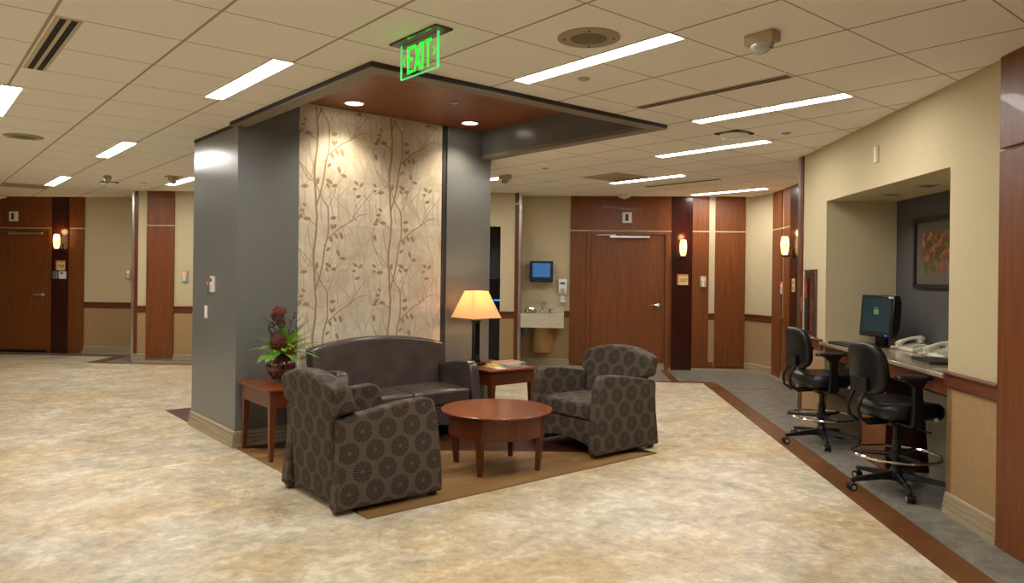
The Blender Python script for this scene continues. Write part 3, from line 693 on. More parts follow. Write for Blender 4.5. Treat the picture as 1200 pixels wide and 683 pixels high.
# on column left face (x=2.2, facing -X): local y+ into wall -> rotate +90... wall normal -X
def cthing(name, lab, cat, y, z): return thing(name, lab, cat, (2.2, y, z), R(-90))
t_ = cthing('wall_control', 'tall white thermostat on the left face of the grey column', 'thermostat', 6.83, 1.365); obj('housing', MB().box(-.04, .04, -.028, 0, -.072, .072), M_white, t_, bev=.006)
obj('display', MB().box(-.022, .022, -.031, -.028, .02, .055), M_dark, t_)
for z in (-.02, -.045): obj('button', MB().box(-.02, .02, -.031, -.028, z-.006, z+.006), M_greyp, t_)
t_ = cthing('wall_switch', 'clear plate with red light beside the white thermostat', 'wall plate', 6.985, 1.33); obj('plate', MB().box(-.035, .035, -.008, 0, -.06, .06), newmat('smoke_plate', (126, 120, 112), .25), t_, bev=.003)
obj('red_light', MB().box(-.013, .013, -.012, -.008, .032, .052), newmat('red_led', (220, 60, 30), .4, emit=(255, 50, 20), estr=.8), t_)
for z in (0, -.025, -.045): obj('button', MB().box(-.015, .015, -.012, -.008, z-.006, z+.006), M_dark, t_)
t_ = cthing('light_switch', 'white light switch low on the left face of the grey column', 'light switch', 7.035, 1.105); obj('plate', MB().box(-.037, .037, -.008, 0, -.057, .057), M_white, t_, bev=.003); obj('rocker', MB().box(-.017, .017, -.013, -.008, -.033, .033), M_white, t_, bev=.002)
# vertical slim plate high on the right wall: wall plane u=RU faces -u => local +y = +u
t_ = wthing('wall_plate', 'small cream rectangular plate high on the wall above the nook', 'wall plate', RU, 6.03, 2.47, RZ-R(90)); obj('plate', MB().box(-.04, .04, -.01, 0, -.07, .07), M_cream, t_, bev=.003); obj('cover', MB().box(-.03, .0, -.014, -.01, -.06, .06), M_white, t_)
# extinguisher cabinet
M_cab = newmat('bronze_frame', (110, 98, 80), .35, .8); M_smoke = newmat('dark_cabinet_glass', (22, 16, 14), .12); M_red = newmat('red_lettering', (170, 40, 34), .5)
t_ = wthing('extinguisher_cabinet', 'narrow bronze fire extinguisher cabinet in the wall left of the nook', 'cabinet', RU, 7.53, 1.225, RZ-R(90))
# local x = -v  (so +x is nearer camera)
m = MB(); m.box(-.165, .165, -.022, 0, -.345, -.31).box(-.165, .165, -.022, 0, .31, .345).box(-.165, -.125, -.022, 0, -.31, .31).box(.125, .165, -.022, 0, -.31, .31); obj('frame', m, M_cab, t_, bev=.003)
d = obj('door', MB().box(-.125, .125, -.014, -.002, -.31, .31), newmat('cabinet_door', (72, 58, 48), .3, .4), t_)
obj('glass_slot', MB().box(-.075, -.03, -.018, -.012, -.26, .26), M_smoke, d); obj('red_tag', MB().box(-.12, -.09, -.020, -.014, .06, .22), M_red, d)
obj('pull_handle', MB().tube([(-.14, -.02, -.08), (-.14, -.055, -.08), (-.14, -.055, .06), (-.14, -.02, .06)], .006), M_steel, d)
o = text_mesh('FIRE EXTINGUISHER', .062, M_red, d, (.045, -.0155, 0), (R(90), R(90), 0), 'red_lettering'); 

# ================================================================== sink bay
M_solid = newmat('speckled_solid_surface', (196, 186, 160), .45); t = NT(M_solid)
t.base(t.ramp(t.noise(t.coord('Object'), 120, 3, .8), [(.38, (150, 136, 110)), (.5, (196, 186, 160)), (.65, (214, 206, 184))]))
t_ = wthing('wall_sink', 'speckled wall-hung sink with deep apron in the far bay', 'sink', -.335, FV, 0)
m = MB(); m.box(-.345, .345, -.46, -.43, .66, .87).box(-.345, -.315, -.43, 0, .66, .87).box(.315, .345, -.43, 0, .66, .87).box(-.315, .315, -.10, 0, .66, .87).box(-.315, .315, -.43, -.10, .66, .70)
obj('basin', m, M_solid, t_, bev=.004); obj('backsplash', MB().box(-.345, .345, -.025, 0, .87, 1.0), M_solid, t_, bev=.002)
m = MB(); m.tube([(0, -.07, .87), (0, -.07, 1.05), (0, -.08, 1.10), (0, -.12, 1.125), (0, -.17, 1.11), (0, -.185, 1.06)], .012).lathe([(.025, .87), (.022, .90), (.013, .905)], (0, -.07)); obj('faucet_spout', m, M_chrome, t_)
for s_ in (-1, 1):
    m = MB(); m.lathe([(.022, .87), (.02, .93), (.016, .935)], (s_*.12, -.07)).tube([(s_*.12, -.07, .925), (s_*.2, -.09, .945)], .009); obj('faucet_handle', m, M_chrome, t_)
m = MB(); m.lathe([(.022, .87), (.022, .91), (.012, .925), (.012, .95)], (-.24, -.08)).tube([(-.24, -.08, .95), (-.24, -.14, .95)], .007); obj('soap_pump', m, M_chrome, t_)
m = MB(); rs = []
for z, a, b in ((.25, .155, .24), (.27, .165, .26), (.66, .175, .32)):
    rs.append([(a*cos(pi+pi*i/16), b*sin(pi+pi*i/16), z) for i in range(17)]+[(a, 0, z), (-a, 0, z)])
m.rings(rs); obj('pedestal_shroud', m, newmat('tan_shroud', (176, 136, 90), .6), t_, ang=50)
obj('drain_bottle', MB().lathe([(.035, .52), (.038, .53), (.038, .66)], (-.26, -.12)), newmat('pale_green_plastic', (128, 150, 136), .4), t_)
M_blue = newmat('blue_translucent', (72, 142, 212), .15, spec=.6); M_blued = newmat('dark_blue_plastic', (22, 42, 72), .25)
t_ = wthing('paper_towel_dispenser', 'translucent blue paper towel dispenser above the sink', 'dispenser', -.352, FV, 1.53)
m = MB(); m.prism([(0, -.165), (0, .165), (-.16, .165), (-.21, .12), (-.215, -.08), (-.17, -.165)], 0, -.185, .185); obj('cover', m, M_blued, t_, bev=.012)
m = MB(); m.box(-.14, .14, -.225, -.205, -.09, .13); obj('window', m, M_blue, t_, bev=.02, seg=3)
obj('lever', MB().box(-.07, .07, -.215, -.17, -.165, -.135), M_blued, t_, bev=.006); obj('lock', MB().tube([(0, -.08, .165), (0, -.08, .185)], .012), M_steel, t_)
t_ = wthing('soap_dispenser', 'white soap dispenser with drip tray right of the towel dispenser', 'dispenser', -.015, FV, 1.23)
obj('body', MB().prism([(0, -.06), (0, .185), (-.08, .185), (-.105, .15), (-.10, -.02), (-.07, -.06)], 0, -.065, .065), M_white, t_, bev=.015, seg=3)
obj('label_panel', MB().box(-.035, .035, -.110, -.104, .10, .135), newmat('label_blue', (60, 80, 150), .4), t_); obj('push_bar', MB().lathe([(.045, -.01), (.04, .012), (.001, .015)], T=Matrix.Translation((0, -.1, .0)) @ Matrix.Rotation(R(90), 4, 'X')), M_greyp, t_)
obj('drip_tray', MB().box(-.045, .045, -.12, -.02, -.185, -.165).box(-.03, .03, -.03, -.01, -.165, -.06), M_white, t_, bev=.006)
# dark equipment seen in the alcove doorway
t_ = wthing('equipment_cabinet', 'black upright equipment tower with a small blue light in the dark doorway', 'equipment', -1.16, 11.85, 0)
obj('tower_body', MB().box(-.2, .2, -.2, .25, .02, 1.42), M_blackg, t_, bev=.01); obj('blue_light', MB().box(.06, .17, -.206, -.2, 1.06, 1.075), newmat('blue_led', (40, 120, 255), .4, emit=(40, 120, 255), estr=3), t_)
obj('vent_panel', MB().box(-.17, .17, -.206, -.2, .1, .9), M_black, t_); obj('castor_plinth', MB().box(-.19, .19, -.19, .24, 0, .02), M_black, t_)

# ================================================================== nook desk
M_gran = newmat('beige_granite', (150, 134, 108), .12, spec=.6); t = NT(M_gran)
t.base(t.ramp(t.noise(t.coord('Object'), 60, 6, .75, .5), [(.36, (112, 98, 80)), (.5, (148, 132, 108)), (.66, (172, 156, 130))]))
ct = wthing('countertop', 'beige granite countertop built into the nook', 'countertop', 0, 0, 0)
m = MB(); m.box(RU-.035, NU-.001, NV0+.002, NV1-.002, .853, .886).box(RU-.035, RU-.001, NV1-.01, NV1+.06, .853, .886)
obj('slab', m, M_gran, ct, bev=.008, seg=3)
obj('apron', MB().box(RU+.0, RU+.025, NV0+.002, NV1-.002, .745, .852), M_rail, ct); obj('cleat', MB().box(RU+.025, NU-.002, NV0+.002, NV0+.03, .80, .852), M_rail, ct)
cb = wthing('desk_support', 'cherry cabinet support dividing the knee space under the counter', 'cabinet', 0, 0, 0)
obj('side_panel', MB().box(RU+.03, NU-.03, 5.88, 5.90, .0, .745), M_woodd, cb); obj('front_panel', MB().box(RU+.03, RU+.05, 5.90, 6.34, .0, .745), M_wood, cb); obj('side_panel', MB().box(RU+.03, NU-.03, 6.34, 6.36, 0, .745), M_woodd, cb)  # side panels coloured darker than the cherry front to paint in their shade
wb = wthing('waste_bin', 'tall pale plastic bin under the counter behind the near stool', 'bin', 2.90, 5.63, 0)
m = MB()
def rrect(a, b, r, z, n=4):
    pts = []
    for cx, cy, a0 in ((a-r, b-r, 0), (-a+r, b-r, 90), (-a+r, -b+r, 180), (a-r, -b+r, 270)): pts += [(cx+r*cos(R(a0+90*i/n)), cy+r*sin(R(a0+90*i/n)), z) for i in range(n+1)]
    return pts
m.rings([rrect(.13, .17, .03, .0), rrect(.165, .22, .04, .62), rrect(.172, .227, .04, .62), rrect(.172, .227, .04, .65), rrect(.16, .215, .04, .65), rrect(.12, .16, .03, .02)]); obj('bin_body', m, newmat('bin_plastic', (150, 146, 126), .5), wb)
obj('liner_fold', MB().rings([rrect(.175, .23, .04, .57), rrect(.177, .232, .04, .655), rrect(.17, .225, .04, .655)], cap=False), newmat('bin_liner', (190, 188, 178), .3), wb)

# monitor
mn = wthing('desktop_monitor', 'black all-in-one monitor with dark teal screen on the counter', 'monitor', 2.78, 6.76, .886, RZ+R(197)-R(0))
# local +x = screen normal
m = MB(); m.prism([(.0, -.0), (.03, 0), (.03, .37), (-.03, .37), (-.055, .30), (-.055, .10), (-.02, 0)], 1, -.205, .205, fn=lambda v: Vector((v.x-.08*v.z, v.y, v.z+.085))); obj('housing', m, M_blackg, mn, bev=.01)
TT = lambda v: Vector((v.x-.08*v.z, v.y, v.z+.085))
M_scr = newmat('teal_screen', (16, 44, 52), .15, emit=(24, 70, 78), estr=.08)
m = MB(); m.prism([(.0305, .045), (.0325, .045), (.0325, .345), (.0305, .345)], 1, -.175, .175, fn=TT); s_ = obj('screen', m, M_scr, mn)
m = MB(); m.prism([(.0325, .20), (.0335, .20), (.0335, .245), (.0325, .245)], 1, -.03, .03, fn=TT); obj('screen_icon', m, newmat('icon_green', (70, 110, 60), .4, emit=(70, 110, 60), estr=.5), s_)
m = MB(); m.prism([(.0325, .25), (.0335, .25), (.0335, .265), (.0325, .265)], 1, -.03, .02, fn=TT); obj('screen_icon', m, newmat('icon_blue', (40, 70, 120), .4, emit=(40, 70, 120), estr=.5), s_)
m = MB(); m.prism([(.0305, .015), (.0325, .015), (.0325, .028), (.0305, .028)], 1, .125, .15, fn=TT); obj('power_light', m, newmat('power_blue', (40, 60, 255), .4, emit=(40, 60, 255), estr=1), mn)
m = MB(); m.prism([(.0305, .345), (.0325, .345), (.0325, .36), (.0305, .36)], 1, .14, .19, fn=TT); obj('white_sticker', m, M_white, mn)
obj('stand_base', MB().box(-.14, .09, -.13, .13, 0, .014), M_blackg, mn, bev=.01); obj('stand_neck', MB().box(-.07, -.02, -.06, .06, .014, .12), M_blackg, mn, bev=.01)
kb = wthing('keyboard', 'black keyboard lying on the counter in front of the monitor', 'keyboard', 2.54, 6.80, .886, RZ+R(8))
obj('case', MB().box(-.075, .075, -.22, .22, 0, .016), M_black, kb, bev=.005); m = MB()
for i in range(5):
    for j in range(14): m.box(-.064+i*.026, -.042+i*.026, -.208+j*.0298, -.184+j*.0298, .016, .022)
obj('keys', m, M_blackg, kb, smooth=False)

# phones: local front = -x
M_ph = newmat('phone_cream', (204, 200, 180), .42); M_phd = newmat('phone_display', (70, 74, 66), .2); M_key = newmat('phone_key', (150, 148, 132), .5)
ph = wthing('desk_phone', 'cream multi-line desk phone, the one nearer the monitor', 'phone', 2.965, 6.44, .886, RZ+R(6), 'cream desk phones')
def tilt(v): return Vector((v.x, v.y, v.z))
m = MB(); m.prism([(-.11, .0), (.12, .0), (.12, .062), (.10, .068), (-.11, .022)], 1, -.135, .135); obj('base', m, M_ph, ph, bev=.006)
def top(x): return .022+(x+.11)*.046/.21
m = MB()
for i in range(4):
    for j in range(3): x = -.08+i*.026; y = -.01-j*.027; m.box(x, x+.018, y-.02, y, top(x)-.002, top(x)+.007)
for i in range(6):
    for j in range(2): x = -.09+i*.022; y = -.095-j*.02; m.box(x, x+.014, y-.014, y, top(x)-.002, top(x)+.006)
obj('keys', m, M_key, ph, smooth=False)
obj('display', MB().prism([(.045, .057), (.09, .067), (.09, .071), (.045, .061)], 1, -.115, .03), M_phd, ph)
hs = MB(); pts = []
for k in range(13):
    tt = k/12; x = -.12+.235*tt; z = top(max(-.11, min(.1, x)))+.02+.028*sin(pi*tt); pts.append((x, .085, z))
hs.tube(pts, [.021, .026, .024, .018, .016, .015, .015, .015, .016, .018, .024, .026, .021], 12)
hs.lathe([(.026, top(-.1)), (.028, top(-.1)+.02), (.02, top(-.1)+.036)], (-.095, .085)); hs.lathe([(.026, top(.08)), (.028, top(.08)+.02), (.02, top(.08)+.036)], (.085, .085))
obj('handset', hs, M_ph, ph)
m = MB(); cp = []
for k in range(130):
    a = k*.75; s = k/129; b = Vector((-.12-.035*sin(pi*s), .085+.05*s-.01, .022-.004*s)); cp.append(b+Vector((.0, .008*cos(a), .008*sin(a))) )
m.tube(cp, .0032, 5); obj('coiled_cord', m, M_ph, ph)
dup(ph, UV(2.96, 5.94, .886), RZ+R(6), 'cream multi-line desk phone half hidden by the right nook edge')
t_ = wthing('black_binder', 'thin black folder lying on the counter in front of the right phone', 'folder', 2.70, 5.58, .886, RZ-R(6))
obj('cover', MB().box(-.10, .12, -.19, .19, 0, .006), M_black, t_, bev=.002); obj('cover', MB().box(-.10, .12, -.19, .19, .014, .02), M_black, t_, bev=.002); obj('pages', MB().box(-.095, .11, -.185, .185, .006, .014), newmat('dark_pages', (60, 62, 64), .7), t_)
# framed picture on nook back wall (u=NU), local x=-v
fr = wthing('framed_picture', 'black framed autumn woodland path picture on the charcoal nook wall', 'picture', NU, 6.25, 1.71, RZ-R(90))
m = MB(); W2, H2 = .50, .30
m.box(-W2, W2, -.03, 0, -H2, -H2+.035).box(-W2, W2, -.03, 0, H2-.035, H2).box(-W2, -W2+.035, -.03, 0, -H2+.035, H2-.035).box(W2-.035, W2, -.03, 0, -H2+.035, H2-.035); obj('frame', m, M_blackmetal, fr, bev=.003)
obj('mat_board', MB().box(-W2+.035, W2-.035, -.012, 0, -H2+.035, H2-.035), newmat('grey_mat', (84, 80, 68), .8), fr)
M_pic = newmat('autumn_print', (120, 70, 20), .5); t = NT(M_pic)
n_ = t.noise(t.coord('Object'), 16, 6, .75); s3 = t.N('ShaderNodeSeparateXYZ', {0: t.coord('Object')})
trees = t.ramp(n_, [(.36, (20, 20, 12)), (.48, (66, 46, 16)), (.56, (128, 72, 18)), (.68, (160, 110, 40))]); grass = t.ramp(n_, [(.36, (40, 44, 16)), (.6, (98, 88, 34))]); path = t.ramp(n_, [(.4, (96, 58, 42)), (.6, (126, 82, 62))])
low = t.math('LESS_THAN', t.math('ADD', s3.outputs[2], t.math('MULTIPLY', n_, .08)), -.02)
pm = t.math('MULTIPLY', low, t.math('LESS_THAN', t.math('ABSOLUTE', t.math('SUBTRACT', s3.outputs[0], .05)), t.math('MULTIPLY', t.math('SUBTRACT', .02, s3.outputs[2]), 1.1)))
t.base(t.mix(pm, t.mix(low, trees, grass), path))
for n_i in t.n:
    if n_i.type == 'MIX': pass
obj('print', MB().box(-W2+.14, W2-.14, -.0145, -.012, -H2+.12, H2-.12), M_pic, fr)

# ================================================================== office stools
def make_stool(lab):
    t_ = thing('drafting_chair', lab, 'chair', group='black drafting chairs at the counter')
    for k in range(5):
        a = R(72*k+34); T = Matrix.Rotation(a, 4, 'Z')
        m = MB(); rs = []
        for x, w_, z0, z1 in ((.02, .030, .075, .135), (.12, .026, .08, .122), (.24, .02, .072, .105), (.315, .016, .066, .092), (.335, .012, .07, .088)):
            rs.append([T @ Vector((x, -w_, z0)), T @ Vector((x, w_, z0)), T @ Vector((x, w_*.55, z1)), T @ Vector((x, -w_*.55, z1))])
        m.rings(rs); obj('leg', m, M_black, t_, bev=.003)
        c0 = T @ Vector((.318, 0, 0)); d_ = T @ Vector((0, 1, 0)); e_ = T @ Vector((1, 0, 0))
        m = MB(); m.tube([c0+Vector((0, 0, .075)), c0+Vector((0, 0, .05))], .008)
        m.tube([c0-d_*.008+Vector((0, 0, .032))+e_*.01, c0+d_*.008+Vector((0, 0, .032))+e_*.01], .022, 12); cs = obj('caster', m, M_black, t_)
        for sgn in (-1, 1):
            ctr = c0+e_*.01+d_*sgn*.017+Vector((0, 0, .028)); m = MB(); m.tube([ctr-d_*.008, ctr+d_*.008], .028, 18); obj('wheel', m, M_black, cs)
            m = MB(); m.tube([ctr+d_*sgn*.0078, ctr+d_*sgn*.010], .015, 12); obj('hub_cap', m, M_greyp, cs)
    obj('hub', MB().lathe([(.045, .07), (.05, .08), (.045, .14), (.032, .155)]), M_black, t_)
    obj('post', MB().lathe([(.030, .15), (.030, .36), (.022, .365), (.022, .50)]), M_black, t_)
    fr_ = obj('foot_ring', MB().torus(.285, .010, .25), M_chrome, t_)
    m = MB(); m.lathe([(.042, .222), (.045, .23), (.045, .27), (.036, .28)])
    for k in range(3):
        a = R(30+120*k); m.tube([(.03*cos(a), .03*sin(a), .25), (.28*cos(a), .28*sin(a), .25)], [.018, .012], 8)
    obj('ring_spokes', m, M_black, fr_)
    m = MB(); m.box(-.11, .12, -.09, .09, .485, .515).box(-.06, .1, -.05, .05, .45, .485).box(-.26, -.1, -.05, .05, .475, .50); obj('mechanism', m, M_black, t_, bev=.012)
    obj('lever', MB().tube([(.04, -.05, .475), (.06, -.20, .455), (.07, -.26, .452)], .006), M_black, t_); obj('lever', MB().tube([(.02, .06, .475), (.03, .22, .455)], .006), M_black, t_)
    # seat
    m = MB(); rs = []
    def sr(s, z, xo=0):
        pts = []
        for k in range(32):
            a = 2*pi*k/32; c_, s_ = cos(a), sin(a); e = .62
            pts.append((s*.245*math.copysign(abs(c_)**e, c_)+xo, s*.245*math.copysign(abs(s_)**e, s_), z))
        return pts
    rs = [sr(.80, .515), sr(.94, .525), sr(1.0, .555), sr(1.0, .59), sr(.97, .615), sr(.88, .632), sr(.6, .628), sr(.2, .622)]
    for r_ in rs:
        for i, p in enumerate(r_):
            dz = -.03*max(0, (p[0]-.12)/.13)**2
            r_[i] = (p[0]+.02, p[1], p[2]+dz+.012*abs(p[1]/.24)**2)
    m.rings(rs); obj('seat', m, M_blackfab, t_, ang=60)
    # backrest: curved pad
    m = MB(); rs = []
    def br_(s, off):
        pts = []
        for k in range(36):
            a = 2*pi*k/36; c_, s_ = cos(a), sin(a); e = .58
            y = s*.20*math.copysign(abs(c_)**e, c_); z = s*.18*math.copysign(abs(s_)**e, s_)
            y *= 1+.10*(z/.19)*(1 if z < 0 else .0)*-1*-1 if False else 1-.08*max(0, z/.19)
            x = -.255+off+.9*y*y-.10*(z)-.25*z*z
            pts.append((x, y, z+.865))
        return pts
    for s, off in ((.3, -.034), (.8, -.032), (.94, -.026), (1.0, -.008), (1.0, .018), (.94, .034), (.75, .042), (.3, .045)): rs.append(br_(s, off))
    m.rings(rs); obj('backrest', m, M_blackfab, t_, ang=60)
    m = MB()
    for s in (-.06, .06): m.tube([(-.12, s, .49), (-.26, s, .485), (-.325, s, .53), (-.335, s, .60), (-.30, s, .68), (-.275, s*.9, .76)], .0125, 10)
    m.box(-.30, -.285, -.09, .09, .70, .80); obj('back_bracket', m, M_black, t_)
    for s in (-1, 1):
        m = MB(); y = s*.275
        m.prism([(-.09, .50), (.0, .50), (-.01, .62), (-.015, .76), (.03, .815), (-.15, .815), (-.08, .76), (-.08, .62)], 1, y-.014, y+.014)
        m.box(-.09, -.01, min(s*.10, y), max(s*.10, y), .488, .506); ar = obj('armrest_post', m, M_black, t_, bev=.006)
        m = MB(); rs = []
        for x, w_, z in ((-.205, .02, .82), (-.19, .034, .822), (-.12, .044, .82), (0, .046, .82), (.05, .036, .822), (.062, .018, .82)):
            rs.append([(x, y-w_, z-.006), (x, y-w_, z+.012), (x, y-w_*.6, z+.022), (x, y+w_*.6, z+.022), (x, y+w_, z+.012), (x, y+w_, z-.006)])
        m.rings(rs); obj('armrest_pad', m, M_black, t_, bev=.003)
    obj('white_tag', MB().box(.10, .125, -.252, -.249, .525, .55), M_white, t_)
    return t_
st = make_stool('black drafting chair at the counter, the farther one beside the extinguisher cabinet')
st.location = UV(2.33, 6.83); st.rotation_euler = (0, 0, RZ+R(10))
dup(st, UV(2.36, 5.40), RZ+R(12), 'black drafting chair at the counter, the nearer one in front of the phones')

# ================================================================== upholstered seating
def seating(name, lab, cat, W, D, zs_side, zs_mid, mat, cushions=1, grp=None, az=.655, at=.10, uv=True, seam=False):
    t_ = thing(name, lab, cat, group=grp); w = W/2
    prof = [(.0, .03), (D, .03), (D-.004, .18), (D-.018, .36), (D-.042, .53), (D-.062, .62), (D-.085, az-.006), (D-.125, az+.008), (D-.30, az-.002), (.16, az-.05), (.05, az-.075), (.03, az-.10), (.035, .45), (.03, .32), (.012, .16)]
    for s in (-1, 1):
        m = MB(); a, b = sorted((s*w, s*(w-at)))
        m.prism(prof, 1, a, b, fn=lambda v: Vector((v.x, v.y+s*.012*(1-min(1, v.z/.5)), v.z))); obj('arm', m, mat, t_, bev=.022, seg=4, uv=uv, ang=60)
    wi = w-at
    # back
    N = 12; top = []
    for k in range(N+1):
        y = w-.015-(2*w-.03)*k/N; q = abs(y)/(w-.015); top.append((y, zs_mid-(zs_mid-zs_side)*q**2.2))
    poly = [(-wi+.004, .032), (wi-.004, .032), (wi-.004, az-.065), (w-.02, az-.035)]+top+[(-w+.02, az-.035), (-wi+.004, az-.065)]
    def rec(v):
        z = v.z; back = v.x < .06
        x = (.045-.085*max(0, (z-.35))/.5) if back else (.225-.13*max(0, z-.40)/.45)
        return Vector((x, v.y, z))
    m = MB(); m.prism(poly, 0, 0, .15, fn=rec); bk = obj('backrest', m, mat, t_, bev=.028, seg=4, uv=uv, ang=60)
    if seam:
        m = MB(); m.tube([rec(Vector((.15, 0, z)))+Vector((.0015, 0, 0)) for z in (.42, .55, .68, .80, zs_mid-.03)], .003, 6); obj('seam', m, mat, bk)
    # seat base with arched apron
    arch = [(-wi+.004, .06)]+[(-wi+.004+(2*wi-.008)*k/12, .06+.06*sin(pi*k/12)**.6) for k in range(1, 12)]+[(wi-.004, .06), (wi-.004, .285), (-wi+.004, .285)]
    m = MB(); m.prism(arch, 0, D-.12, D-.045); obj('front_rail', m, mat, t_, bev=.008, uv=uv)
    m = MB(); m.box(.06, D-.121, -wi+.004, wi-.004, .12, .285); obj('seat_base', m, mat, t_, uv=uv)
    cw = (2*wi-.008)/cushions
    for i in range(cushions):
        y0 = -wi+.004+cw*i; m = MB(); m.box(.17, D-.035, y0+.002, y0+cw-.002, .29, .425); 
        bmesh.ops.subdivide_edges(m.bm, edges=m.bm.edges[:], cuts=4, use_grid_fill=True)
        for v in m.bm.verts:
            if v.co.z > .42:
                fx = 1-((v.co.x-(.17+D-.035)/2)/((D-.205)/2))**2; fy = 1-((v.co.y-(y0+cw/2))/(cw/2))**2; v.co.z += .02*max(0, fx)**.5*max(0, fy)**.5
        obj('seat_cushion', m, mat, t_, bev=.028, seg=4, uv=uv, ang=50)
    for sx in (.04, D-.045):
        for sy in (-1, 1):
            m = MB(); m.taper((sx, sy*(w-.055)), .020, (sx, sy*(w-.06)), .030, 0.0, .034); obj('foot', m, M_tablev, t_, bev=.003)
    return t_
ac = seating('armchair', 'armchair in dark medallion fabric seen from behind, left of the coffee table', 'armchair', .82, .78, .775, .855, M_fabric, grp='medallion armchairs')
ac.location = (2.055, 4.52, .002)
ac2 = dup(ac, (5.105, 4.525, .002), R(180), 'armchair in medallion fabric facing left, right of the coffee table')
sf = seating('loveseat', 'dark brown leather two-seat sofa against the tile mural', 'sofa', 1.44, .72, .80, .885, M_leather, 2, uv=False, seam=True)
sf.location = (3.50, 6.20, .002); sf.rotation_euler = (0, 0, R(-90))

# ================================================================== tables
def side_table(lab, x0, x1, y0, y1):
    t_ = thing('side_table', lab, 'side table', ((x0+x1)/2, (y0+y1)/2, .002), 0, 'cherry side tables'); a, b = (x1-x0)/2, (y1-y0)/2
    obj('tabletop', MB().rings([[(-a+.02, -b+.02, .542), (a-.02, -b+.02, .542), (a-.02, b-.02, .542), (-a+.02, b-.02, .542)], [(-a, -b, .555), (a, -b, .555), (a, b, .555), (-a, b, .555)], [(-a, -b, .565), (a, -b, .565), (a, b, .565), (-a, b, .565)]]), M_table, t_, bev=.002, smooth=False)
    m = MB(); c_ = .03
    m.box(-a+c_, a-c_, -b+c_, -b+c_+.02, .42, .542).box(-a+c_, a-c_, b-c_-.02, b-c_, .42, .542).box(-a+c_, -a+c_+.02, -b+c_+.02, b-c_-.02, .42, .542).box(a-c_-.02, a-c_, -b+c_+.02, b-c_-.02, .42, .542); obj('apron', m, M_tablev, t_, smooth=False)
    for sx in (-1, 1):
        for sy in (-1, 1):
            h = .026; m = MB(); m.taper((sx*(a-.028-.018), sy*(b-.028-.018)), .016, (sx*(a-.028-h), sy*(b-.028-h)), h, 0, .42); m.taper((sx*(a-.028-h), sy*(b-.028-h)), h, (sx*(a-.028-h), sy*(b-.028-h)), h, .42, .542)
            obj('leg', m, M_tablev, t_, bev=.002, smooth=False)
side_table('cherry side table with the flower vase, left of the leather sofa', 2.205, 2.755, 5.56, 6.225)
side_table('cherry side table with lamp and magazines, right of the leather sofa', 4.315, 4.915, 5.47, 6.225)
cf = thing('coffee_table', 'round cherry coffee table between the two armchairs', 'coffee table', (3.58, 4.46, .0034))
obj('tabletop', MB().lathe([(.40, .428), (.425, .436), (.43, .444), (.426, .449), (.001, .449)], n=72), M_table, cf, ang=25)
m = MB(); m.lathe([(.372, .27), (.372, .428), (.352, .428), (.352, .27)], n=72, cap=False); m2 = m.bm; obj('apron', m, M_tablev, cf, ang=25)
for a in (31, 121, 211, 301):
    a = R(a); T = Matrix.Rotation(a, 4, 'Z'); m = MB(); rs = []
    for z, r_, h in ((0, .335, .017), (.27, .352, .027), (.428, .352, .027)): rs.append([T @ Vector((r_+p*h, q*h, z)) for p, q in ((-1, -1), (1, -1), (1, 1), (-1, 1))])
    m.rings(rs); obj('leg', m, M_tablev, cf, bev=.002, smooth=False)

# lamp
M_shade = newmat('parchment_shade', (236, 222, 196), .8); t = NT(M_shade)
tr = t.N('ShaderNodeBsdfTranslucent', {'Color': lin((255, 222, 172))}); mx_ = t.N('ShaderNodeMixShader', {0: .55, 1: t.b.outputs[0], 2: tr.outputs[0]})
t.t.links.new(mx_.outputs[0], t.n['Material Output'].inputs['Surface'])
lp = thing('table_lamp', 'black column table lamp with glowing square parchment shade', 'lamp', (4.52, 5.985, .567))
m = MB()
def sq(h, z): return [(-h, -h, z), (h, -h, z), (h, h, z), (-h, h, z)]
m.rings([sq(.182, .475), sq(.085, .745), sq(.082, .745), sq(.179, .475), sq(.182, .475)], cap=False); obj('lamp_shade', m, M_shade, lp, smooth=False)
m = MB(); m.rings([sq(.08, 0), sq(.08, .018), sq(.065, .026), sq(.045, .03)]); obj('base', m, M_blackg, lp, bev=.003, smooth=False)
m = MB(); m.rings([sq(.036, .03), sq(.036, .05), sq(.029, .055), sq(.029, .43), sq(.036, .435), sq(.036, .45)]); obj('column', m, M_blackg, lp, bev=.002, smooth=False)
obj('brass_collar', MB().lathe([(.045, .45), (.045, .458), (.02, .462), (.014, .50), (.018, .51), (.018, .54)]), newmat('brass', (200, 150, 70), .25, 1), lp)
obj('bulb', MB().sphere((0, 0, .60), .033, sq=(1, 1, 1.2)), newmat('warm_bulb', (255, 220, 160), .4, emit=(255, 196, 120), estr=30), lp)
l = bpy.data.lights.new('lamp_bulb', 'POINT'); l.energy = LAMP_W; l.color = (1, .74, .46); l.shadow_soft_size = .035
o = bpy.data.objects.new('lamp', l); COL.objects.link(o); o.parent = lp; o.location = (0, 0, .66)

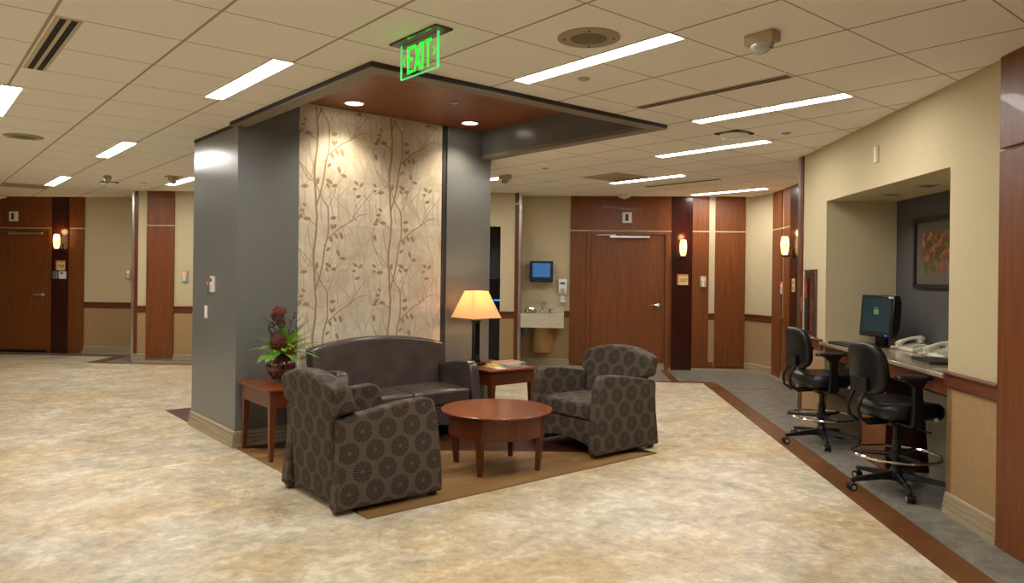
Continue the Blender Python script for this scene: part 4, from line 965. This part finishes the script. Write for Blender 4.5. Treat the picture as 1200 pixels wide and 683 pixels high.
# magazines
rnd = random.Random(4)
def magazine(lab, x, y, z, w_, d_, h, rz, cover, band=None):
    t_ = thing('magazine', lab, 'magazine', (x, y, z), rz, 'magazines on the right side table')
    obj('pages', MB().box(-w_/2+.002, w_/2-.003, -d_/2+.002, d_/2-.002, .001, h-.001), newmat('paper', (224, 218, 204), .8), t_, smooth=False)
    cv = newmat('cover', cover, .3); m = MB(); m.box(-w_/2, w_/2, -d_/2, d_/2, h-.0012, h).box(-w_/2, w_/2, -d_/2, d_/2, 0, .0012).box(-w_/2, -w_/2+.002, -d_/2, d_/2, 0, h); obj('cover', m, cv, t_, smooth=False)
    if band: obj('cover_picture', MB().box(-w_/2+.02, w_/2-.02, -d_/2+.04, d_/2-.05, h, h+.0005), newmat('cover_art', band, .3), t_, smooth=False)
zz = .5672
magazine('flat white leaflet at the left front of the magazine pile', 4.53, 5.68, zz, .10, .26, .006, R(-8), (232, 228, 220))
magazine('blue-backed magazine at the bottom of the pile', 4.715, 5.70, zz, .30, .22, .010, R(2), (60, 84, 140)); zz += .010
magazine('yellow magazine in the pile, sticking out to the left', 4.66, 5.72, zz, .28, .215, .010, R(-14), (226, 190, 40), (230, 200, 80)); zz += .0105
magazine('thick white magazine third from the bottom of the pile', 4.735, 5.72, zz, .28, .21, .012, R(6), (214, 206, 190)); zz += .0125
magazine('pinkish magazine with printed cover on top of the pile', 4.73, 5.73, zz, .28, .21, .008, R(-4), (206, 178, 150), (170, 120, 96))
magazine('thin green-edged magazine lying behind the pile', 4.76, 5.86, .5672, .16, .08, .03, R(10), (92, 100, 60))

# vase arrangement
M_vase = newmat('oxblood_glaze', (70, 24, 12), .14, spec=.6, coat=.4); t = NT(M_vase)
s4 = t.N('ShaderNodeSeparateXYZ', {0: t.coord('Object')}); an = t.math('SINE', t.math('MULTIPLY', t.math('ARCTAN2', s4.outputs[1], s4.outputs[0]), 6))
t.base(t.ramp(t.math('ADD', t.math('MULTIPLY', an, .4), t.math('MULTIPLY', t.noise(t.coord('Object'), 9), .4)), [(.0, (84, 32, 14)), (.4, (62, 24, 12)), (.6, (30, 14, 9))]))
va = thing('flower_arrangement', 'arrangement of ferns and dark red hydrangea in a glazed brown vase', 'plant', (2.455, 5.93, .567))
obj('vase', MB().lathe([(.045, .014), (.075, .045), (.108, .09), (.118, .135), (.108, .18), (.08, .212), (.072, .222), (.088, .24), (.082, .243), (.066, .224), (.066, .20)], n=40), M_vase, va)
obj('vase_foot', MB().lathe([(.06, 0), (.066, .006), (.06, .012), (.045, .015)], n=32), M_steel, va)
M_fern = newmat('fern_green', (136, 184, 48), .5); M_fern2 = newmat('dark_fern_green', (84, 134, 42), .5); M_leafy = newmat('yellow_green_leaf', (168, 190, 52), .45); M_dkleaf = newmat('dark_leaf', (52, 50, 40), .6)
M_hyd = newmat('dried_hydrangea', (86, 30, 26), .7); t = NT(M_hyd); t.base(t.ramp(t.noise(t.coord('Object'), 70, 3), [(.35, (52, 18, 16)), (.55, (96, 34, 28)), (.7, (130, 58, 40))]))
M_hyd2 = newmat('rust_bloom', (140, 62, 40), .7); M_hyd3 = newmat('faded_bloom', (92, 56, 40), .7); M_twig = newmat('twig', (58, 42, 28), .7)
rnd = random.Random(11)
def frond(ang, el, L, mat, droop=1.0, wid=.05, z0=.24):
    d = Vector((cos(ang), sin(ang), 0)); side = Vector((-sin(ang), cos(ang), 0)); pts = []; n = 15
    p = Vector((0, 0, z0))+d*.02; e = el; 
    for i in range(n+1):
        pts.append(p.copy()); st_ = L/n; p = p+(d*cos(e)+Vector((0, 0, 1))*sin(e))*st_; e -= droop*.8/n
    m = MB(); m.tube(pts, [.0025*(1-.7*i/n) for i in range(n+1)], 5)
    for i in range(2, n+1):
        t0 = i/n; w_ = wid*1.15*(sin(pi*min(1, t0*.9+.12))**.7)*(1.1-t0*.6); tg = (pts[i]-pts[i-1]).normalized(); up = side.cross(tg)
        for sub_ in (0,):
            b = pts[i]-tg*(L/n)*sub_
            for s in (-1, 1):
                tip = b+side*s*w_+tg*w_*.35-up*w_*.15*s*s*.6; a = (tip-b); q = tg*w_*.24
                m.flat([b, b+a*.4+q, tip, b+a*.4-q]); 
    return m
M_fern.node_tree.nodes['Principled BSDF'].inputs['Specular IOR Level'].default_value = .3
for ang, el, L, mt, dr, wd in ((218, 42, .33, M_fern, 1.5, .06), (190, 30, .29, M_fern, 1.0, .055), (236, 25, .30, M_fern2, 1.5, .06), (205, 12, .27, M_fern, 1.2, .055), (-40, 48, .34, M_fern, .9, .055), (-15, 30, .36, M_fern2, .8, .055), (-55, 30, .34, M_fern2, 1.4, .055), (10, 50, .33, M_fern, .8, .05), (-48, 66, .36, M_fern, .7, .06),
                               (250, 74, .33, M_fern2, .7, .06), (-90, 55, .27, M_fern, 1.2, .05), (-25, 76, .36, M_fern2, .5, .055), (160, 55, .28, M_fern2, 1.0, .05), (-75, 8, .24, M_fern, 1.4, .05), (-30, 12, .30, M_fern, .9, .05), (-70, 62, .32, M_fern, .8, .055), (-35, 30, .36, M_fern, .9, .055),
    (200, 55, .28, M_fern, 1.0, .055), (225, 8, .30, M_fern, .9, .055), (-20, 55, .34, M_fern, .8, .055), (-60, 45, .34, M_fern2, .9, .055), (-100, 70, .30, M_fern, .9, .055), (0, 66, .36, M_fern2, .7, .055), (-45, 15, .32, M_fern, 1.0, .05)):
    obj('fern_frond', frond(R(ang), R(el), L, mt, dr, wd), mt, va, smooth=False)
def bloom(c, r, mat, n=110, ps=.016, name='hydrangea_bloom'):
    m = MB()
    for i in range(n):
        z = 1-2*(i+.5)/n; a = i*2.39996; rr = math.sqrt(max(0, 1-z*z)); d = Vector((rr*cos(a), rr*sin(a), z)); p = Vector(c)+d*r*((.86+rnd.random()*.2) if r > .05 else rnd.uniform(.4, 1.8))
        u_ = d.orthogonal().normalized(); v_ = d.cross(u_)
        for k in range(4):
            b = rnd.random()*.3+k*pi/2; e_ = u_*cos(b)+v_*sin(b); f_ = u_*-sin(b)+v_*cos(b)
            m.flat([p, p+e_*ps*.6+f_*ps*.45+d*.004, p+e_*ps*1.2+d*.006*rnd.random(), p+e_*ps*.6-f_*ps*.45+d*.004])
    
    if r > .05: m.sphere(c, r*.8)
    return obj(name, m, mat, va, smooth=False)
bloom((-.055, -.09, .345), .066, M_hyd, 130)
bloom((.06, -.09, .262), .028, M_hyd2, 40, .013, 'rust_bloom')
bloom((-.035, -.01, .60), .022, M_hyd2, 22, .018, 'rust_bloom'); bloom((.005, .0, .585), .020, M_hyd2, 18, .018, 'rust_bloom'); bloom((-.02, .0, .535), .028, M_hyd3, 26, .02, 'rust_bloom'); bloom((.0, .0, .48), .022, M_hyd3, 20, .02, 'rust_bloom'); bloom((-.06, 0, .555), .016, M_hyd3, 16, .02, 'rust_bloom')
def sprig(pts, mat, leafmat, n, ls, name='leafy_sprig', lw=.45):
    m = MB(); P = [Vector(p) for p in pts]; Q = []
    for i in range(len(P)-1):
        for k in range(6): Q.append(P[i].lerp(P[i+1], k/6))
    Q.append(P[-1]); m.mi = 0; m.tube(Q, .002, 5); m.mi = 1
    for i in range(n):
        q = Q[int(len(Q)*(.35+.64*i/n))]; d = Vector((rnd.uniform(-1, 1), rnd.uniform(-1, 1), rnd.uniform(-.3, .9))).normalized(); s = d.orthogonal().normalized()*ls*lw; L = d*ls*rnd.uniform(.7, 1.2)
        m.flat([q, q+L*.35+s*.9, q+L*.7+s*.7, q+L]); m.flat([q, q+L, q+L*.7-s*.7, q+L*.35-s*.9])
    return obj(name, m, [mat, leafmat], va, smooth=False)
for e_ in ((-.02, -.01, .58), (-.06, .03, .50), (.02, .02, .52), (-.10, .02, .46)):
    sprig([(0, 0, .24), (e_[0]*.5, e_[1]*.5, .38), e_], M_twig, M_dkleaf, 18, .032)
for e_ in ((.16, .06, .60), (.10, .05, .50), (.19, .04, .46), (.14, .08, .42)):
    sprig([(0, 0, .24), (e_[0]*.4, e_[1]*.5, .38), e_], M_twig, M_dkleaf, 13, .028)
for e_ in ((-.03, -.16, .29), (.04, -.17, .31), (.09, -.15, .33), (.0, -.15, .35), (.12, -.12, .30), (-.1, -.13, .27), (.06, -.14, .26)):
    sprig([(0, 0, .23), (e_[0]*.6, e_[1]*.5, .28), e_], M_fern2, M_leafy, 10, .034)
for e_ in ((-.14, .02, .56), (.05, .03, .62), (.2, .02, .55)):
    m = MB(); m.tube([(0, 0, .24), (e_[0]*.3, 0, .42), (e_[0]*.8, e_[1], e_[2]-.04), e_, (e_[0]*1.2, e_[1], e_[2]-.05)], .0016, 5); obj('twig', m, M_twig, va)
